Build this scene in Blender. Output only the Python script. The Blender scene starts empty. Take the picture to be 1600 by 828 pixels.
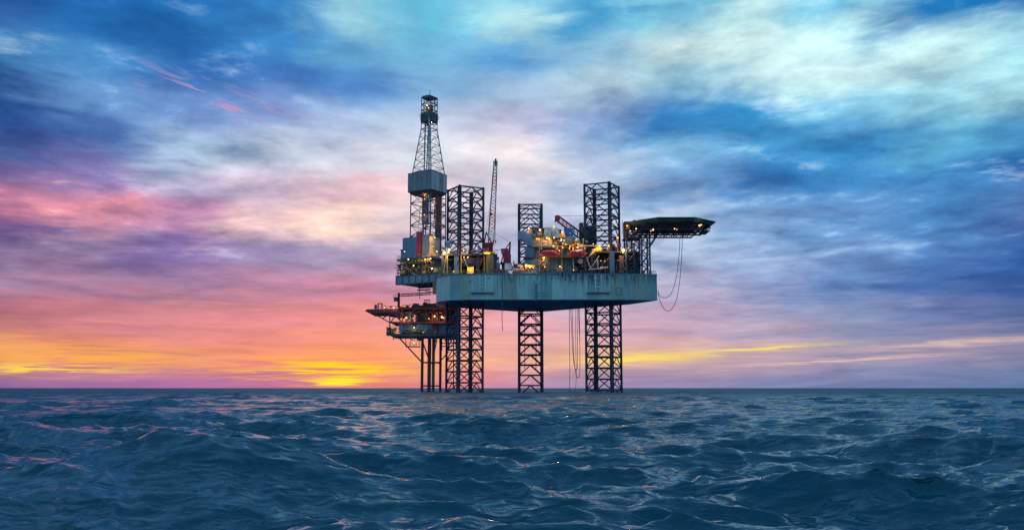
import bpy, math, random
import numpy as np
from mathutils import Vector, Matrix
random.seed(7)
rng = np.random.default_rng(11)
SC = bpy.context.scene
COL = SC.collection
R = math.radians

# ------------------------------------------------------------------ camera
CAM_H = 1.7
F_PX = 1464.0                      # focal length in pixels of a 1600 px wide picture
PITCH = math.atan(192 / F_PX)
cam_d = bpy.data.cameras.new('camera')
cam = bpy.data.objects.new('camera', cam_d)
COL.objects.link(cam)
cam_d.sensor_width = 36
cam_d.lens = 36 * F_PX / 1600
cam_d.clip_start = 0.2
cam_d.clip_end = 60000
cam.location = (0, 0, CAM_H)
cam.rotation_euler = (math.pi / 2 + PITCH, 0, 0)
SC.camera = cam
SC.view_settings.view_transform = 'Standard'
SC.view_settings.look = 'None'
SC.view_settings.exposure = 0.0
SC.view_settings.gamma = 1.0
SC.cycles.max_bounces = 6
SC.cycles.diffuse_bounces = 2
SC.cycles.glossy_bounces = 4
SC.cycles.sample_clamp_indirect = 4
SC.cycles.use_denoising = True

def W(px, py, Y):
    """metres in the world of what is seen at a pixel of the 1600 px photograph, at distance Y"""
    dx, dy = (px - 800) / F_PX, (414 - py) / F_PX
    c, s = math.cos(PITCH), math.sin(PITCH)
    t = Y / (c - dy * s)
    return Vector((dx * t, Y, CAM_H + (s + dy * c) * t))

def lin(c):
    return tuple(((v / 255) / 12.92 if v / 255 <= .04045 else ((v / 255 + .055) / 1.055) ** 2.4) for v in c)

# ------------------------------------------------------------------ node helper
class NT:
    def __init__(self, tree):
        self.t = tree; self.n = tree.nodes; self.l = tree.links
    def node(self, typ, **kw):
        n = self.n.new(typ)
        for k, v in kw.items(): setattr(n, k, v)
        return n
    def put(self, sock, v):
        if hasattr(v, 'is_output') or hasattr(v, 'links'): self.l.new(v, sock)
        else: sock.default_value = v
    def m(self, op, a, b=None, c=None, clamp=False):
        n = self.node('ShaderNodeMath', operation=op, use_clamp=clamp)
        self.put(n.inputs[0], a)
        if b is not None: self.put(n.inputs[1], b)
        if c is not None: self.put(n.inputs[2], c)
        return n.outputs[0]
    def ss(self, x, a, b, lo=0.0, hi=1.0):
        n = self.node('ShaderNodeMapRange', interpolation_type='SMOOTHSTEP')
        self.put(n.inputs[0], x)
        for i, v in enumerate((a, b, lo, hi)): n.inputs[i + 1].default_value = v
        return n.outputs[0]
    def mix(self, f, a, b, blend='MIX'):
        n = self.node('ShaderNodeMix', data_type='RGBA', blend_type=blend, clamp_factor=True)
        self.put(n.inputs[0], f); self.put(n.inputs[6], a); self.put(n.inputs[7], b)
        return n.outputs[2]
    def xyz(self, x, y, z=0.0):
        n = self.node('ShaderNodeCombineXYZ')
        for i, v in enumerate((x, y, z)): self.put(n.inputs[i], v)
        return n.outputs[0]
    def noise(self, vec, scale, detail=4, rough=.55, dist=0.0):
        n = self.node('ShaderNodeTexNoise')
        self.put(n.inputs['Vector'], vec)
        n.inputs['Scale'].default_value = scale; n.inputs['Detail'].default_value = detail
        n.inputs['Roughness'].default_value = rough; n.inputs['Distortion'].default_value = dist
        return n.outputs['Fac']

# ------------------------------------------------------------------ world: cloudy dusk sky
SUN_AZ, SUN_EL = R(-10.2), R(2.5)
world = bpy.data.worlds.new('World')
SC.world = world
world.use_nodes = True
N = NT(world.node_tree)
N.n.clear()
geo = N.node('ShaderNodeTexCoord').outputs['Generated']
sp = N.node('ShaderNodeSeparateXYZ'); N.l.new(geo, sp.inputs[0])
dx, dy, dz = sp.outputs
el0 = N.m('MULTIPLY', N.m('ARCSINE', dz), 180 / math.pi)
az0 = N.m('MULTIPLY', N.m('ARCTAN2', dx, dy), 180 / math.pi)
# cloud deck overhead: project the view direction on a flat layer, so clouds crowd towards the horizon
den = N.m('ADD', N.m('MAXIMUM', dz, 0.0), 0.10)
cu, cv = N.m('DIVIDE', dx, den), N.m('DIVIDE', dy, den)
deck = N.xyz(cu, N.m('MULTIPLY', cv, 0.8), 0.0)
flat = N.xyz(N.m('MULTIPLY', az0, .055), N.m('MULTIPLY', el0, .32), 3.0)
wa = N.noise(deck, 1.1, 6, .55, .3)
wb = N.noise(deck, 2.6, 6, .6, .6)
wc = N.noise(flat, 1.3, 6, .62, .8)
wd = N.noise(N.xyz(N.m('MULTIPLY', az0, .05), N.m('MULTIPLY', el0, 1.1), 7.0), 1.6, 6, .6, .9)
low = N.ss(el0, 3.0, 11.0, 1.0, 0.0)            # near the horizon clouds lie in level bands
def cen(x): return N.m('SUBTRACT', x, .5)
warp_el = N.m('ADD', N.m('MULTIPLY', cen(wa), 3.0), N.m('MULTIPLY', cen(wb), 3.0))
warp_el = N.m('ADD', warp_el, N.m('MULTIPLY', cen(wc), 1.6))
warp_el = N.m('MULTIPLY', warp_el, N.ss(el0, 0.2, 9.0, 0.10, 1.0))
warp_el = N.m('ADD', warp_el, N.m('MULTIPLY', N.m('MULTIPLY', cen(wd), 3.2), N.m('MULTIPLY', low, N.ss(el0, 0.0, 2.5, .15, 1.0))))
el = N.m('ADD', el0, warp_el)
az = N.m('ADD', az0, N.m('ADD', N.m('MULTIPLY', cen(wc), 9.0), N.m('MULTIPLY', cen(wb), 5.0)))
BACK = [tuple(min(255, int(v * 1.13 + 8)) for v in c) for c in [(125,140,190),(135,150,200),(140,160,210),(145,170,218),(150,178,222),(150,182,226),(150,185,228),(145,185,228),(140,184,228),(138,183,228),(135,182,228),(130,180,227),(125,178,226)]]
GRID = {
 -30: [(140,105,165),(235,165,120),(185,115,140),(165,140,180),(120,95,160),(190,125,165),(78,105,172),(45,90,165),(45,95,165),(70,130,190),(55,105,180),(50,110,185),(60,130,200)],
 -25: [(165,120,180),(240,150,125),(205,130,150),(170,130,170),(150,130,175),(235,155,180),(140,128,192),(85,125,195),(110,155,215),(85,150,215),(40,115,190),(35,110,190),(45,115,195)],
 -20: [(175,120,185),(232,145,140),(225,145,160),(165,130,175),(130,110,175),(205,150,195),(195,185,225),(180,205,240),(115,150,215),(55,115,190),(35,110,185),(35,115,190),(40,115,190)],
 -15: [(185,115,175),(240,145,138),(230,145,160),(190,140,180),(160,145,195),(245,205,215),(225,200,230),(205,215,240),(135,160,220),(75,130,205),(65,140,210),(60,135,205),(70,145,210)],
 -10: [(225,130,140),(248,155,130),(240,150,155),(205,140,175),(180,165,205),(255,220,215),(245,205,220),(215,215,240),(180,200,240),(90,145,215),(110,175,225),(165,215,240),(150,210,238)],
 -5: [(225,140,160),(245,160,145),(240,160,170),(215,155,190),(200,185,220),(235,215,230),(245,215,230),(225,228,245),(205,215,245),(145,190,235),(130,190,235),(120,200,238),(110,195,235)],
 0: [(205,150,185),(242,178,172),(240,175,195),(225,180,210),(190,195,230),(205,205,235),(220,215,238),(240,228,242),(200,200,235),(180,205,240),(95,160,220),(190,230,245),(140,205,240)],
 5: [(170,150,195),(235,182,172),(220,180,205),(205,190,220),(180,190,225),(185,195,232),(200,210,240),(190,205,240),(150,175,225),(200,225,245),(160,205,238),(80,160,215),(90,170,220)],
 10: [(155,145,195),(222,180,180),(210,175,205),(190,185,220),(185,200,235),(185,205,240),(125,165,220),(140,195,240),(60,140,210),(175,220,245),(225,245,252),(130,200,235),(180,225,245)],
 15: [(140,145,195),(200,170,190),(185,175,210),(150,165,215),(165,190,235),(140,175,225),(65,135,205),(80,160,220),(60,150,215),(205,235,250),(215,242,252),(200,235,248),(170,220,242)],
 20: [(130,140,190),(165,155,190),(150,160,205),(110,145,205),(130,165,220),(115,160,220),(75,150,215),(70,155,220),(130,195,238),(210,240,252),(190,230,248),(120,195,235),(100,180,225)],
 25: [(115,135,185),(160,150,185),(115,130,185),(80,120,190),(95,145,210),(85,145,210),(80,150,215),(110,185,230),(165,220,245),(205,238,250),(40,130,200),(30,120,190),(40,130,200)],
 30: [(100,125,175),(140,140,180),(85,110,170),(55,100,175),(70,110,180),(95,120,185),(20,90,170),(90,165,220),(185,230,248),(170,222,245),(20,110,185),(25,115,190),(40,130,200)],
}
fac = N.m('DIVIDE', el, 30.0, clamp=True)
def sky_ramp(cols):
    n = N.node('ShaderNodeValToRGB')
    r = n.color_ramp; r.interpolation = 'EASE'
    e = r.elements
    e[0].position = 0; e[0].color = (*lin(cols[0]), 1)
    e[1].position = 1; e[1].color = (*lin((110, 165, 222)), 1)
    for i, c in enumerate(cols[1:]):
        q = e.new((i + 1) * 2 / 30); q.color = (*lin(c), 1)
    N.l.new(fac, n.inputs[0])
    return n.outputs[0]
sky = sky_ramp(GRID[-30])
for a in range(-25, 31, 5):
    sky = N.mix(N.ss(az, a - 5, a), sky, sky_ramp(GRID[a]))
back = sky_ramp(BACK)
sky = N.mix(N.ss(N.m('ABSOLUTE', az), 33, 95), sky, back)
# brighter and darker shreds inside the cloud layer
wf = N.noise(deck, 4.2, 10, .62, .35)
wh = N.noise(deck, 1.9, 10, .58, .3)
wg = N.noise(N.xyz(N.m('MULTIPLY', az0, .09), N.m('MULTIPLY', el0, .75), 11.0), 1.7, 8, .65, .7)
def gauss_(x, c, s):
    d = N.m('DIVIDE', N.m('SUBTRACT', x, c), s)
    return N.m('EXPONENT', N.m('MULTIPLY', N.m('MULTIPLY', d, d), -1.0))
def relief(c1, c2, sc, det):
    a = N.noise(N.xyz(c1, c2, 4.0), sc, det, .6, .25)
    b = N.noise(N.xyz(N.m('SUBTRACT', c1, .05), N.m('ADD', c2, .16), 4.0), sc, det, .6, .25)
    return N.m('SUBTRACT', a, b)
rl1 = relief(cu, cv, 2.2, 9); rl2 = relief(cu, N.m('MULTIPLY', cv, .9), 5.0, 8)
shred = N.m('ADD', N.m('MULTIPLY', N.m('ADD', N.m('MULTIPLY', cen(wf), .85), N.m('MULTIPLY', cen(wh), .8)), N.ss(el0, 3, 10)), N.m('MULTIPLY', cen(wg), N.ss(el0, 3.0, 11.0, .75, .22)))
shred = N.m('ADD', shred, N.m('MULTIPLY', N.m('ADD', N.m('MULTIPLY', rl1, 1.0), N.m('MULTIPLY', rl2, .36)), N.ss(el0, 2.5, 8)))
shred = N.m('MULTIPLY', shred, N.m('SUBTRACT', 1.0, N.m('MULTIPLY', gauss_(az0, -4.0, 11.0), .42)))
gains = [N.m('MAXIMUM', N.m('ADD', .93, N.m('MULTIPLY', shred, g_)), .1) for g_ in (1.40, 1.25, .95)]
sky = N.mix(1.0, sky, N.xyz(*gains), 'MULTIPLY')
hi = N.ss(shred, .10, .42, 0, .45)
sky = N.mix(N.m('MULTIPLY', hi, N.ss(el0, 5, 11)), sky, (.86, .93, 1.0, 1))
# lit streaks low in the west, under the cloud base
def gauss(x, c, s):
    d = N.m('DIVIDE', N.m('SUBTRACT', x, c), s)
    return N.m('EXPONENT', N.m('MULTIPLY', N.m('MULTIPLY', d, d), -1.0))
fine = N.noise(N.xyz(N.m('MULTIPLY', az0, .22), N.m('MULTIPLY', el0, 4.6), 5.0), 1.0, 6, .6, 1.2)
elw = N.m('ADD', el0, N.m('MULTIPLY', cen(fine), .9))
def streak(c_az, s_az, e0, slope, s_el, lo, hi_, amount, colour):
    global sky
    ec = N.m('ADD', e0, N.m('MULTIPLY', N.m('SUBTRACT', az0, c_az), slope))
    g = N.m('MULTIPLY', gauss(az0, c_az, s_az), gauss(N.m('SUBTRACT', elw, ec), 0.0, s_el))
    g = N.m('MULTIPLY', g, N.ss(fine, lo + .03, hi_))
    sky = N.mix(N.m('MULTIPLY', g, amount, clamp=True), sky, (*colour, 1))
streak(-24.5, 7.0, 1.75, 0.0, .7, .34, .56, .9, lin((255, 180, 85)))
streak(-27.0, 4.5, 1.05, 0.0, .28, .36, .56, 1.0, lin((255, 215, 95)))
streak(-10.5, 5.5, 1.4, 0.0, .8, .33, .60, .8, lin((255, 165, 70)))
streak(-11.0, 4.0, 1.1, 0.0, .6, .40, .58, 1.25, lin((255, 215, 40)))
streak(-10.3, 1.5, .40, 0.0, .18, .25, .45, 1.3, lin((255, 236, 60)))
streak(-1.0, 5.0, 1.75, 0.0, .3, .42, .62, .7, lin((255, 200, 110)))
streak(7.5, 3.6, 1.78, .03, .30, .3, .52, 1.0, lin((255, 222, 110)))
streak(14.5, 4.2, 2.30, .05, .15, .25, .5, .9, lin((255, 228, 130)))
streak(19.0, 5.5, 1.55, .05, .10, .2, .45, .8, lin((245, 200, 190)))
streak(25.0, 5.0, 2.45, .05, .16, .2, .45, .7, lin((240, 200, 195)))
# thin pink shreds high on the left
wisp = N.noise(N.xyz(N.m('MULTIPLY', N.m('ADD', az0, N.m('MULTIPLY', el0, 1.2)), .28), N.m('MULTIPLY', N.m('ADD', el0, N.m('MULTIPLY', az0, .22)), 1.5), 2.0), 1.0, 6, .6, .8)
wm = N.m('MULTIPLY', gauss(az0, -18.0, 4.2), gauss(N.m('ADD', el0, N.m('MULTIPLY', N.m('ADD', az0, 18.0), .22)), 16.6, .95))
sky = N.mix(N.m('MULTIPLY', N.m('MULTIPLY', wm, N.ss(wisp, .52, .62)), .75), sky, (*lin((195, 160, 200)), 1))
nish = N.node('ShaderNodeTexSky', sky_type='NISHITA')
nish.sun_disc = False; nish.sun_elevation = SUN_EL; nish.sun_rotation = SUN_AZ
sky = N.mix(1.0, sky, (1.0, 1.035, .96, 1), 'MULTIPLY')
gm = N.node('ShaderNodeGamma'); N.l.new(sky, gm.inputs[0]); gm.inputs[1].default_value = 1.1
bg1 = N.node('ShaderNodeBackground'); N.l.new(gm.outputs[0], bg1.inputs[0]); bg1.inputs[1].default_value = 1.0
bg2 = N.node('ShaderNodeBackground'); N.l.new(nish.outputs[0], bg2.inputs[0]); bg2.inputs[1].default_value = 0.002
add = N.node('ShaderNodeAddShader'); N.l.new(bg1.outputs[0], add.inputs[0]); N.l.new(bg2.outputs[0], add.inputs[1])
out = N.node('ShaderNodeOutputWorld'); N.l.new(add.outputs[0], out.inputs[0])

sun_d = bpy.data.lights.new('sun', 'SUN')
sun_d.energy = 0.02; sun_d.angle = R(14); sun_d.color = (1.0, .62, .40)
sun = bpy.data.objects.new('sun', sun_d); COL.objects.link(sun)
sd = Vector((math.sin(SUN_AZ) * math.cos(SUN_EL), math.cos(SUN_AZ) * math.cos(SUN_EL), math.sin(SUN_EL)))
sun.rotation_euler = sd.to_track_quat('Z', 'Y').to_euler()

# ------------------------------------------------------------------ materials
MATS = {}
def paint(name, rgb, rough=.5, metal=0.0, wear=.35, rust=0.0, scale=.6, streak_z=True):
    """weathered paint on steel: blotches, downward streaks, some rust"""
    if name in MATS: return MATS[name]
    m = bpy.data.materials.new(name); m.use_nodes = True
    n = NT(m.node_tree); b = m.node_tree.nodes['Principled BSDF']
    co = n.node('ShaderNodeNewGeometry').outputs['Position']
    mp = n.node('ShaderNodeMapping'); n.l.new(co, mp.inputs[0])
    mp.inputs['Scale'].default_value = (1, 1, .12 if streak_z else 1)
    a = n.noise(mp.outputs[0], scale * 1.6, 6, .65)
    c = n.noise(co, scale * .5, 5, .6)
    f = n.m('MULTIPLY', n.m('ADD', n.ss(a, .35, .7), n.ss(c, .35, .7)), .5 * wear)
    dark = tuple(v * .45 for v in rgb)
    col = n.mix(f, (*rgb, 1), (*dark, 1))
    if rust > 0:
        r_ = n.noise(mp.outputs[0], scale * 2.3, 7, .7, .4)
        col = n.mix(n.m('MULTIPLY', n.ss(r_, .58, .72), rust), col, (.16, .06, .025, 1))
    if name.startswith('hull_plate'):
        ms = n.node('ShaderNodeMapping'); n.l.new(co, ms.inputs[0]); ms.inputs['Scale'].default_value = (1.1, 1.1, .035)
        st_ = n.noise(ms.outputs[0], 1.0, 6, .7); sx_ = n.node('ShaderNodeSeparateXYZ'); n.l.new(co, sx_.inputs[0])
        reach = n.m('MULTIPLY', n.ss(sx_.outputs[2], 33.5, 41.0), n.ss(sx_.outputs[0], 2, 22, .45, 1.0))
        col = n.mix(n.m('MULTIPLY', n.ss(n.m('ADD', st_, n.m('MULTIPLY', reach, .22)), .58, .78), .75), col, (.03, .06, .08, 1))
    n.l.new(col, b.inputs['Base Color'])
    b.inputs['Metallic'].default_value = metal
    n.l.new(n.m('ADD', rough, n.m('MULTIPLY', cen_(n, c), .3)), b.inputs['Roughness'])
    MATS[name] = m
    return m
def cen_(n, x): return n.m('SUBTRACT', x, .5)
def glow(name, rgb, strength):
    m = bpy.data.materials.new(name); m.use_nodes = True
    b = m.node_tree.nodes['Principled BSDF']
    b.inputs['Base Color'].default_value = (.02, .02, .02, 1)
    b.inputs['Emission Color'].default_value = (*rgb, 1)
    b.inputs['Emission Strength'].default_value = strength
    return m
TEAL = paint('hull_teal_paint', (.24, .47, .50), .5, 0, .5, .25, .35)
TEALS = [paint('hull_plate_paint_%d' % i, c, .5, 0, .55, r_, .45) for i, (c, r_) in enumerate((((.34, .56, .52), .35), ((.23, .42, .42), .7), ((.43, .64, .58), .5), ((.33, .44, .35), 1.3)))]
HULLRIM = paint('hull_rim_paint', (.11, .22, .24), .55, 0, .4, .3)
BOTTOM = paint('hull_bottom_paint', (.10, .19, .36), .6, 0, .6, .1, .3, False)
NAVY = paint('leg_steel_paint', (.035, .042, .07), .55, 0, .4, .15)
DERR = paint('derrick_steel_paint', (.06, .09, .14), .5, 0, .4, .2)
BLUEG = paint('blue_grey_panel_paint', (.20, .33, .45), .5, 0, .4, .15)
BLUEG2 = paint('slate_blue_panel_paint', (.12, .25, .35), .5, 0, .4, .15)
BOXG = paint('windwall_grey_paint', (.40, .45, .42), .5, 0, .35, .1)
BOXG2 = paint('windwall_shade_slate_paint', (.23, .24, .25), .5, 0, .4, .1)
BEIGE = paint('beige_panel_paint', (.45, .43, .38), .55, 0, .4, .1)
REDP = paint('crimson_paint', (.60, .035, .07), .5, 0, .4, .2)
REDD = paint('oxide_red_paint', (.20, .035, .035), .55, 0, .4, .3)
WHITEP = paint('white_paint', (.82, .83, .85), .5, 0, .3, .15)
GREYP = paint('light_grey_paint', (.45, .47, .5), .5, 0, .35, .15)
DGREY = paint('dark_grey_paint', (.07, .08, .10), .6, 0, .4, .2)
YELL = paint('yellow_paint', (.75, .48, .05), .5, 0, .4, .25)
ORAN = paint('orange_brown_paint', (.38, .17, .06), .55, 0, .4, .35)
ROYAL = paint('royal_blue_paint', (.015, .12, .50), .45, 0, .3, .1)
BOAT = paint('lifeboat_red_paint', (.74, .085, .085), .35, 0, .25, .05)
GREEN = paint('dark_green_net', (.05, .22, .14), .7, 0, .4, 0)
OLIVE = paint('olive_paint', (.14, .16, .08), .6, 0, .4, .3)
RUBBER = paint('black_rubber', (.05, .06, .09), .6, 0, .2, 0)
PIPE = paint('galvanised_pipe', (.42, .45, .47), .4, .3, .3, .15)
BRONZE = paint('brown_pipe', (.20, .11, .07), .5, .2, .4, .3)
DECKM = paint('deck_steel', (.09, .12, .12), .7, 0, .5, .3, .3, False)
WARM = glow('sodium_lamp_glow', (1.0, .44, .06), 2.4)
WARMW = glow('warm_white_lamp_glow', (1.0, .60, .24), 2.6)
GLASS = bpy.data.materials.new('dark_window_glass'); GLASS.use_nodes = True
_b = GLASS.node_tree.nodes['Principled BSDF']; _b.inputs['Base Color'].default_value = (.02, .03, .04, 1); _b.inputs['Roughness'].default_value = .08

# ------------------------------------------------------------------ geometry helpers
class MB:
    def __init__(self): self.v = []; self.f = []
    def raw(self, vs, fs):
        o = len(self.v); self.v += [tuple(p) for p in vs]; self.f += [tuple(i + o for i in q) for q in fs]; return self
    def box(self, lo, hi):
        x0, y0, z0 = (min(a, b) for a, b in zip(lo, hi)); x1, y1, z1 = (max(a, b) for a, b in zip(lo, hi))
        return self.raw([(x0,y0,z0),(x1,y0,z0),(x1,y1,z0),(x0,y1,z0),(x0,y0,z1),(x1,y0,z1),(x1,y1,z1),(x0,y1,z1)],
                        [(0,3,2,1),(4,5,6,7),(0,1,5,4),(1,2,6,5),(2,3,7,6),(3,0,4,7)])
    def prism(self, poly, z0, z1, taper=None):
        n = len(poly); tp = taper or poly
        vs = [(x, y, z0) for x, y in poly] + [(x, y, z1) for x, y in tp]
        fs = [tuple(range(n - 1, -1, -1)), tuple(range(n, 2 * n))] + [(i, (i + 1) % n, n + (i + 1) % n, n + i) for i in range(n)]
        return self.raw(vs, fs)
    def prism_y(self, poly, y0, y1):
        """outline in x, z pushed along y"""
        n = len(poly)
        vs = [(x, y0, z) for x, z in poly] + [(x, y1, z) for x, z in poly]
        fs = [tuple(range(n)), tuple(range(2 * n - 1, n - 1, -1))] + [(i, n + i, n + (i + 1) % n, (i + 1) % n) for i in range(n)]
        return self.raw(vs, fs)
    def tube(self, a, b, r, n=6, r2=None):
        a, b = Vector(a), Vector(b); d = (b - a)
        if d.length < 1e-6: return self
        q = d.to_track_quat('Z', 'Y'); r2 = r if r2 is None else r2
        vs = []
        for p, rr in ((a, r), (b, r2)):
            vs += [p + q @ Vector((rr * math.cos(2 * math.pi * i / n), rr * math.sin(2 * math.pi * i / n), 0)) for i in range(n)]
        fs = [tuple(range(n - 1, -1, -1)), tuple(range(n, 2 * n))] + [(i, (i + 1) % n, n + (i + 1) % n, n + i) for i in range(n)]
        return self.raw(vs, fs)
    def path(self, pts, r, n=5):
        for a, b in zip(pts, pts[1:]): self.tube(a, b, r, n)
        return self
    def ball(self, c, r, n=8, k=5, sx=1, sy=1, sz=1):
        vs = []
        for j in range(1, k):
            t = math.pi * j / k
            vs += [(c[0] + sx * r * math.sin(t) * math.cos(2 * math.pi * i / n), c[1] + sy * r * math.sin(t) * math.sin(2 * math.pi * i / n), c[2] + sz * r * math.cos(t)) for i in range(n)]
        top, bot = len(vs), len(vs) + 1
        vs += [(c[0], c[1], c[2] + sz * r), (c[0], c[1], c[2] - sz * r)]
        fs = [(top, i, (i + 1) % n) for i in range(n)] + [(bot, (k - 2) * n + (i + 1) % n, (k - 2) * n + i) for i in range(n)]
        for j in range(k - 2):
            fs += [(j * n + i, (j + 1) * n + i, (j + 1) * n + (i + 1) % n, j * n + (i + 1) % n) for i in range(n)]
        return self.raw(vs, fs)
    def mesh(self, name, mat):
        me = bpy.data.meshes.new(name); me.from_pydata(self.v, [], self.f); me.materials.append(mat); me.update()
        return me

STRUTS = {}
class Thing:
    def __init__(self, name, label, cat, loc=(0, 0, 0), rot=0.0, group=None):
        o = bpy.data.objects.new(name, None); COL.objects.link(o)
        o.location = loc; o.rotation_euler = (0, 0, rot); o.empty_display_size = .5
        o['label'] = label; o['category'] = cat
        if group: o['group'] = group
        self.o = o; self.M = Matrix.Translation(Vector(loc)) @ Matrix.Rotation(rot, 4, 'Z'); self.I = self.M.inverted()
    def P(self, px, py, Y): return self.I @ W(px, py, Y)
    def L(self, p): return self.I @ Vector(p)
    def add(self, name, mb, mat, parent=None, label=None, stuff=False):
        o = bpy.data.objects.new(name, mb.mesh(name, mat) if isinstance(mb, MB) else mb); COL.objects.link(o)
        o.parent = parent or self.o
        if label: o['label'] = label
        if stuff: o['kind'] = 'stuff'
        return o
    def strut(self, name, a, b, r, mat, n=6, parent=None):
        a, b = Vector(a), Vector(b); d = b - a
        key = (round(d.length, 2), round(r, 3), n, mat.name)
        if key not in STRUTS: STRUTS[key] = MB().tube((0, 0, 0), (0, 0, d.length), r, n).mesh(name, mat)
        o = bpy.data.objects.new(name, STRUTS[key]); COL.objects.link(o)
        o.parent = parent or self.o; o.location = a
        o.rotation_mode = 'QUATERNION'; o.rotation_quaternion = d.to_track_quat('Z', 'Y')
        return o
    def rect(self, x0, y0, x1, y1, Y, depth):
        """a box whose front face, at distance Y, spans this part of the photograph (unrotated things)"""
        xm, ym = (x0 + x1) / 2, (y0 + y1) / 2
        a, b = self.P(x0, ym, Y), self.P(x1, ym, Y); t, u = self.P(xm, y0, Y), self.P(xm, y1, Y)
        return (a.x, a.y, u.z), (b.x, a.y + depth, t.z)
    def rbox(self, name, x0, y0, x1, y1, Y, depth, mat, parent=None, label=None):
        return self.add(name, MB().box(*self.rect(x0, y0, x1, y1, Y, depth)), mat, parent, label)
    def lamp(self, px, py, Y, r=.3, power=0.0, white=False, shade=True):
        """a floodlight: shade with a glowing bulb as its sub-part; a real lamp inside when it lights what is near"""
        p = self.P(px, py, Y)
        toward = (self.I.to_3x3() @ Vector((0, -1, 0))).normalized()
        r *= .68; power *= {'accommodation_block': .9, 'production_platform': .6, 'helideck': .3}.get(self.o.name.split('.')[0], 1.1)
        s = self.add('floodlight', MB().box((p.x - r * 1.2, p.y - r * 1.2, p.z + r * .85), (p.x + r * 1.2, p.y + r * 1.2, p.z + r * 1.25)).tube(p + Vector((0, 0, r * 1.2)), p - toward * r * 3 + Vector((0, 0, r * 1.5)), r * .25, 4), DGREY)
        self.add('bulb', MB().ball(p, r, 8, 5), WARMW if white else WARM, s)
        if power:
            ld = bpy.data.lights.new('floodlight_beam', 'POINT'); ld.energy = power; ld.shadow_soft_size = 0
            ld.color = (1, .62, .27) if white else (1, .47, .10)
            lo = bpy.data.objects.new('floodlight_beam', ld); COL.objects.link(lo); lo.parent = self.o
            lo.location = p + toward * (r + .5) - Vector((0, 0, .2))

def lattice(T, corners, z_of, faces, levels, rh, rd, mat, style='K', hname='horizontal_brace', dname='diagonal_brace', n=5):
    """bracing between corner posts: corners(z) gives the corner points at a height"""
    for i, z in enumerate(levels):
        c = corners(z)
        for f in faces:
            a, b = Vector((*c[f[0]], z)), Vector((*c[f[1]], z))
            T.strut(hname, a, b, rh, mat, n)
        if i + 1 < len(levels):
            z2 = levels[i + 1]; c2 = corners(z2)
            for f in faces:
                a, b = Vector((*c[f[0]], z)), Vector((*c[f[1]], z)); a2, b2 = Vector((*c2[f[0]], z2)), Vector((*c2[f[1]], z2))
                if style == 'K': T.strut(dname, a, (a2 + b2) / 2, rd, mat, n); T.strut(dname, b, (a2 + b2) / 2, rd, mat, n)
                elif style == 'V': T.strut(dname, a2, (a + b) / 2, rd, mat, n); T.strut(dname, b2, (a + b) / 2, rd, mat, n)
                elif style == 'X': T.strut(dname, a, b2, rd, mat, n); T.strut(dname, b, a2, rd, mat, n)
                elif i % 2: T.strut(dname, a, b2, rd, mat, n)
                else: T.strut(dname, b, a2, rd, mat, n)
def square(s): return lambda z: [(-s/2, -s/2), (s/2, -s/2), (s/2, s/2), (-s/2, s/2)]
FACES4 = [(0, 1), (1, 2), (2, 3), (3, 0)]

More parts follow.
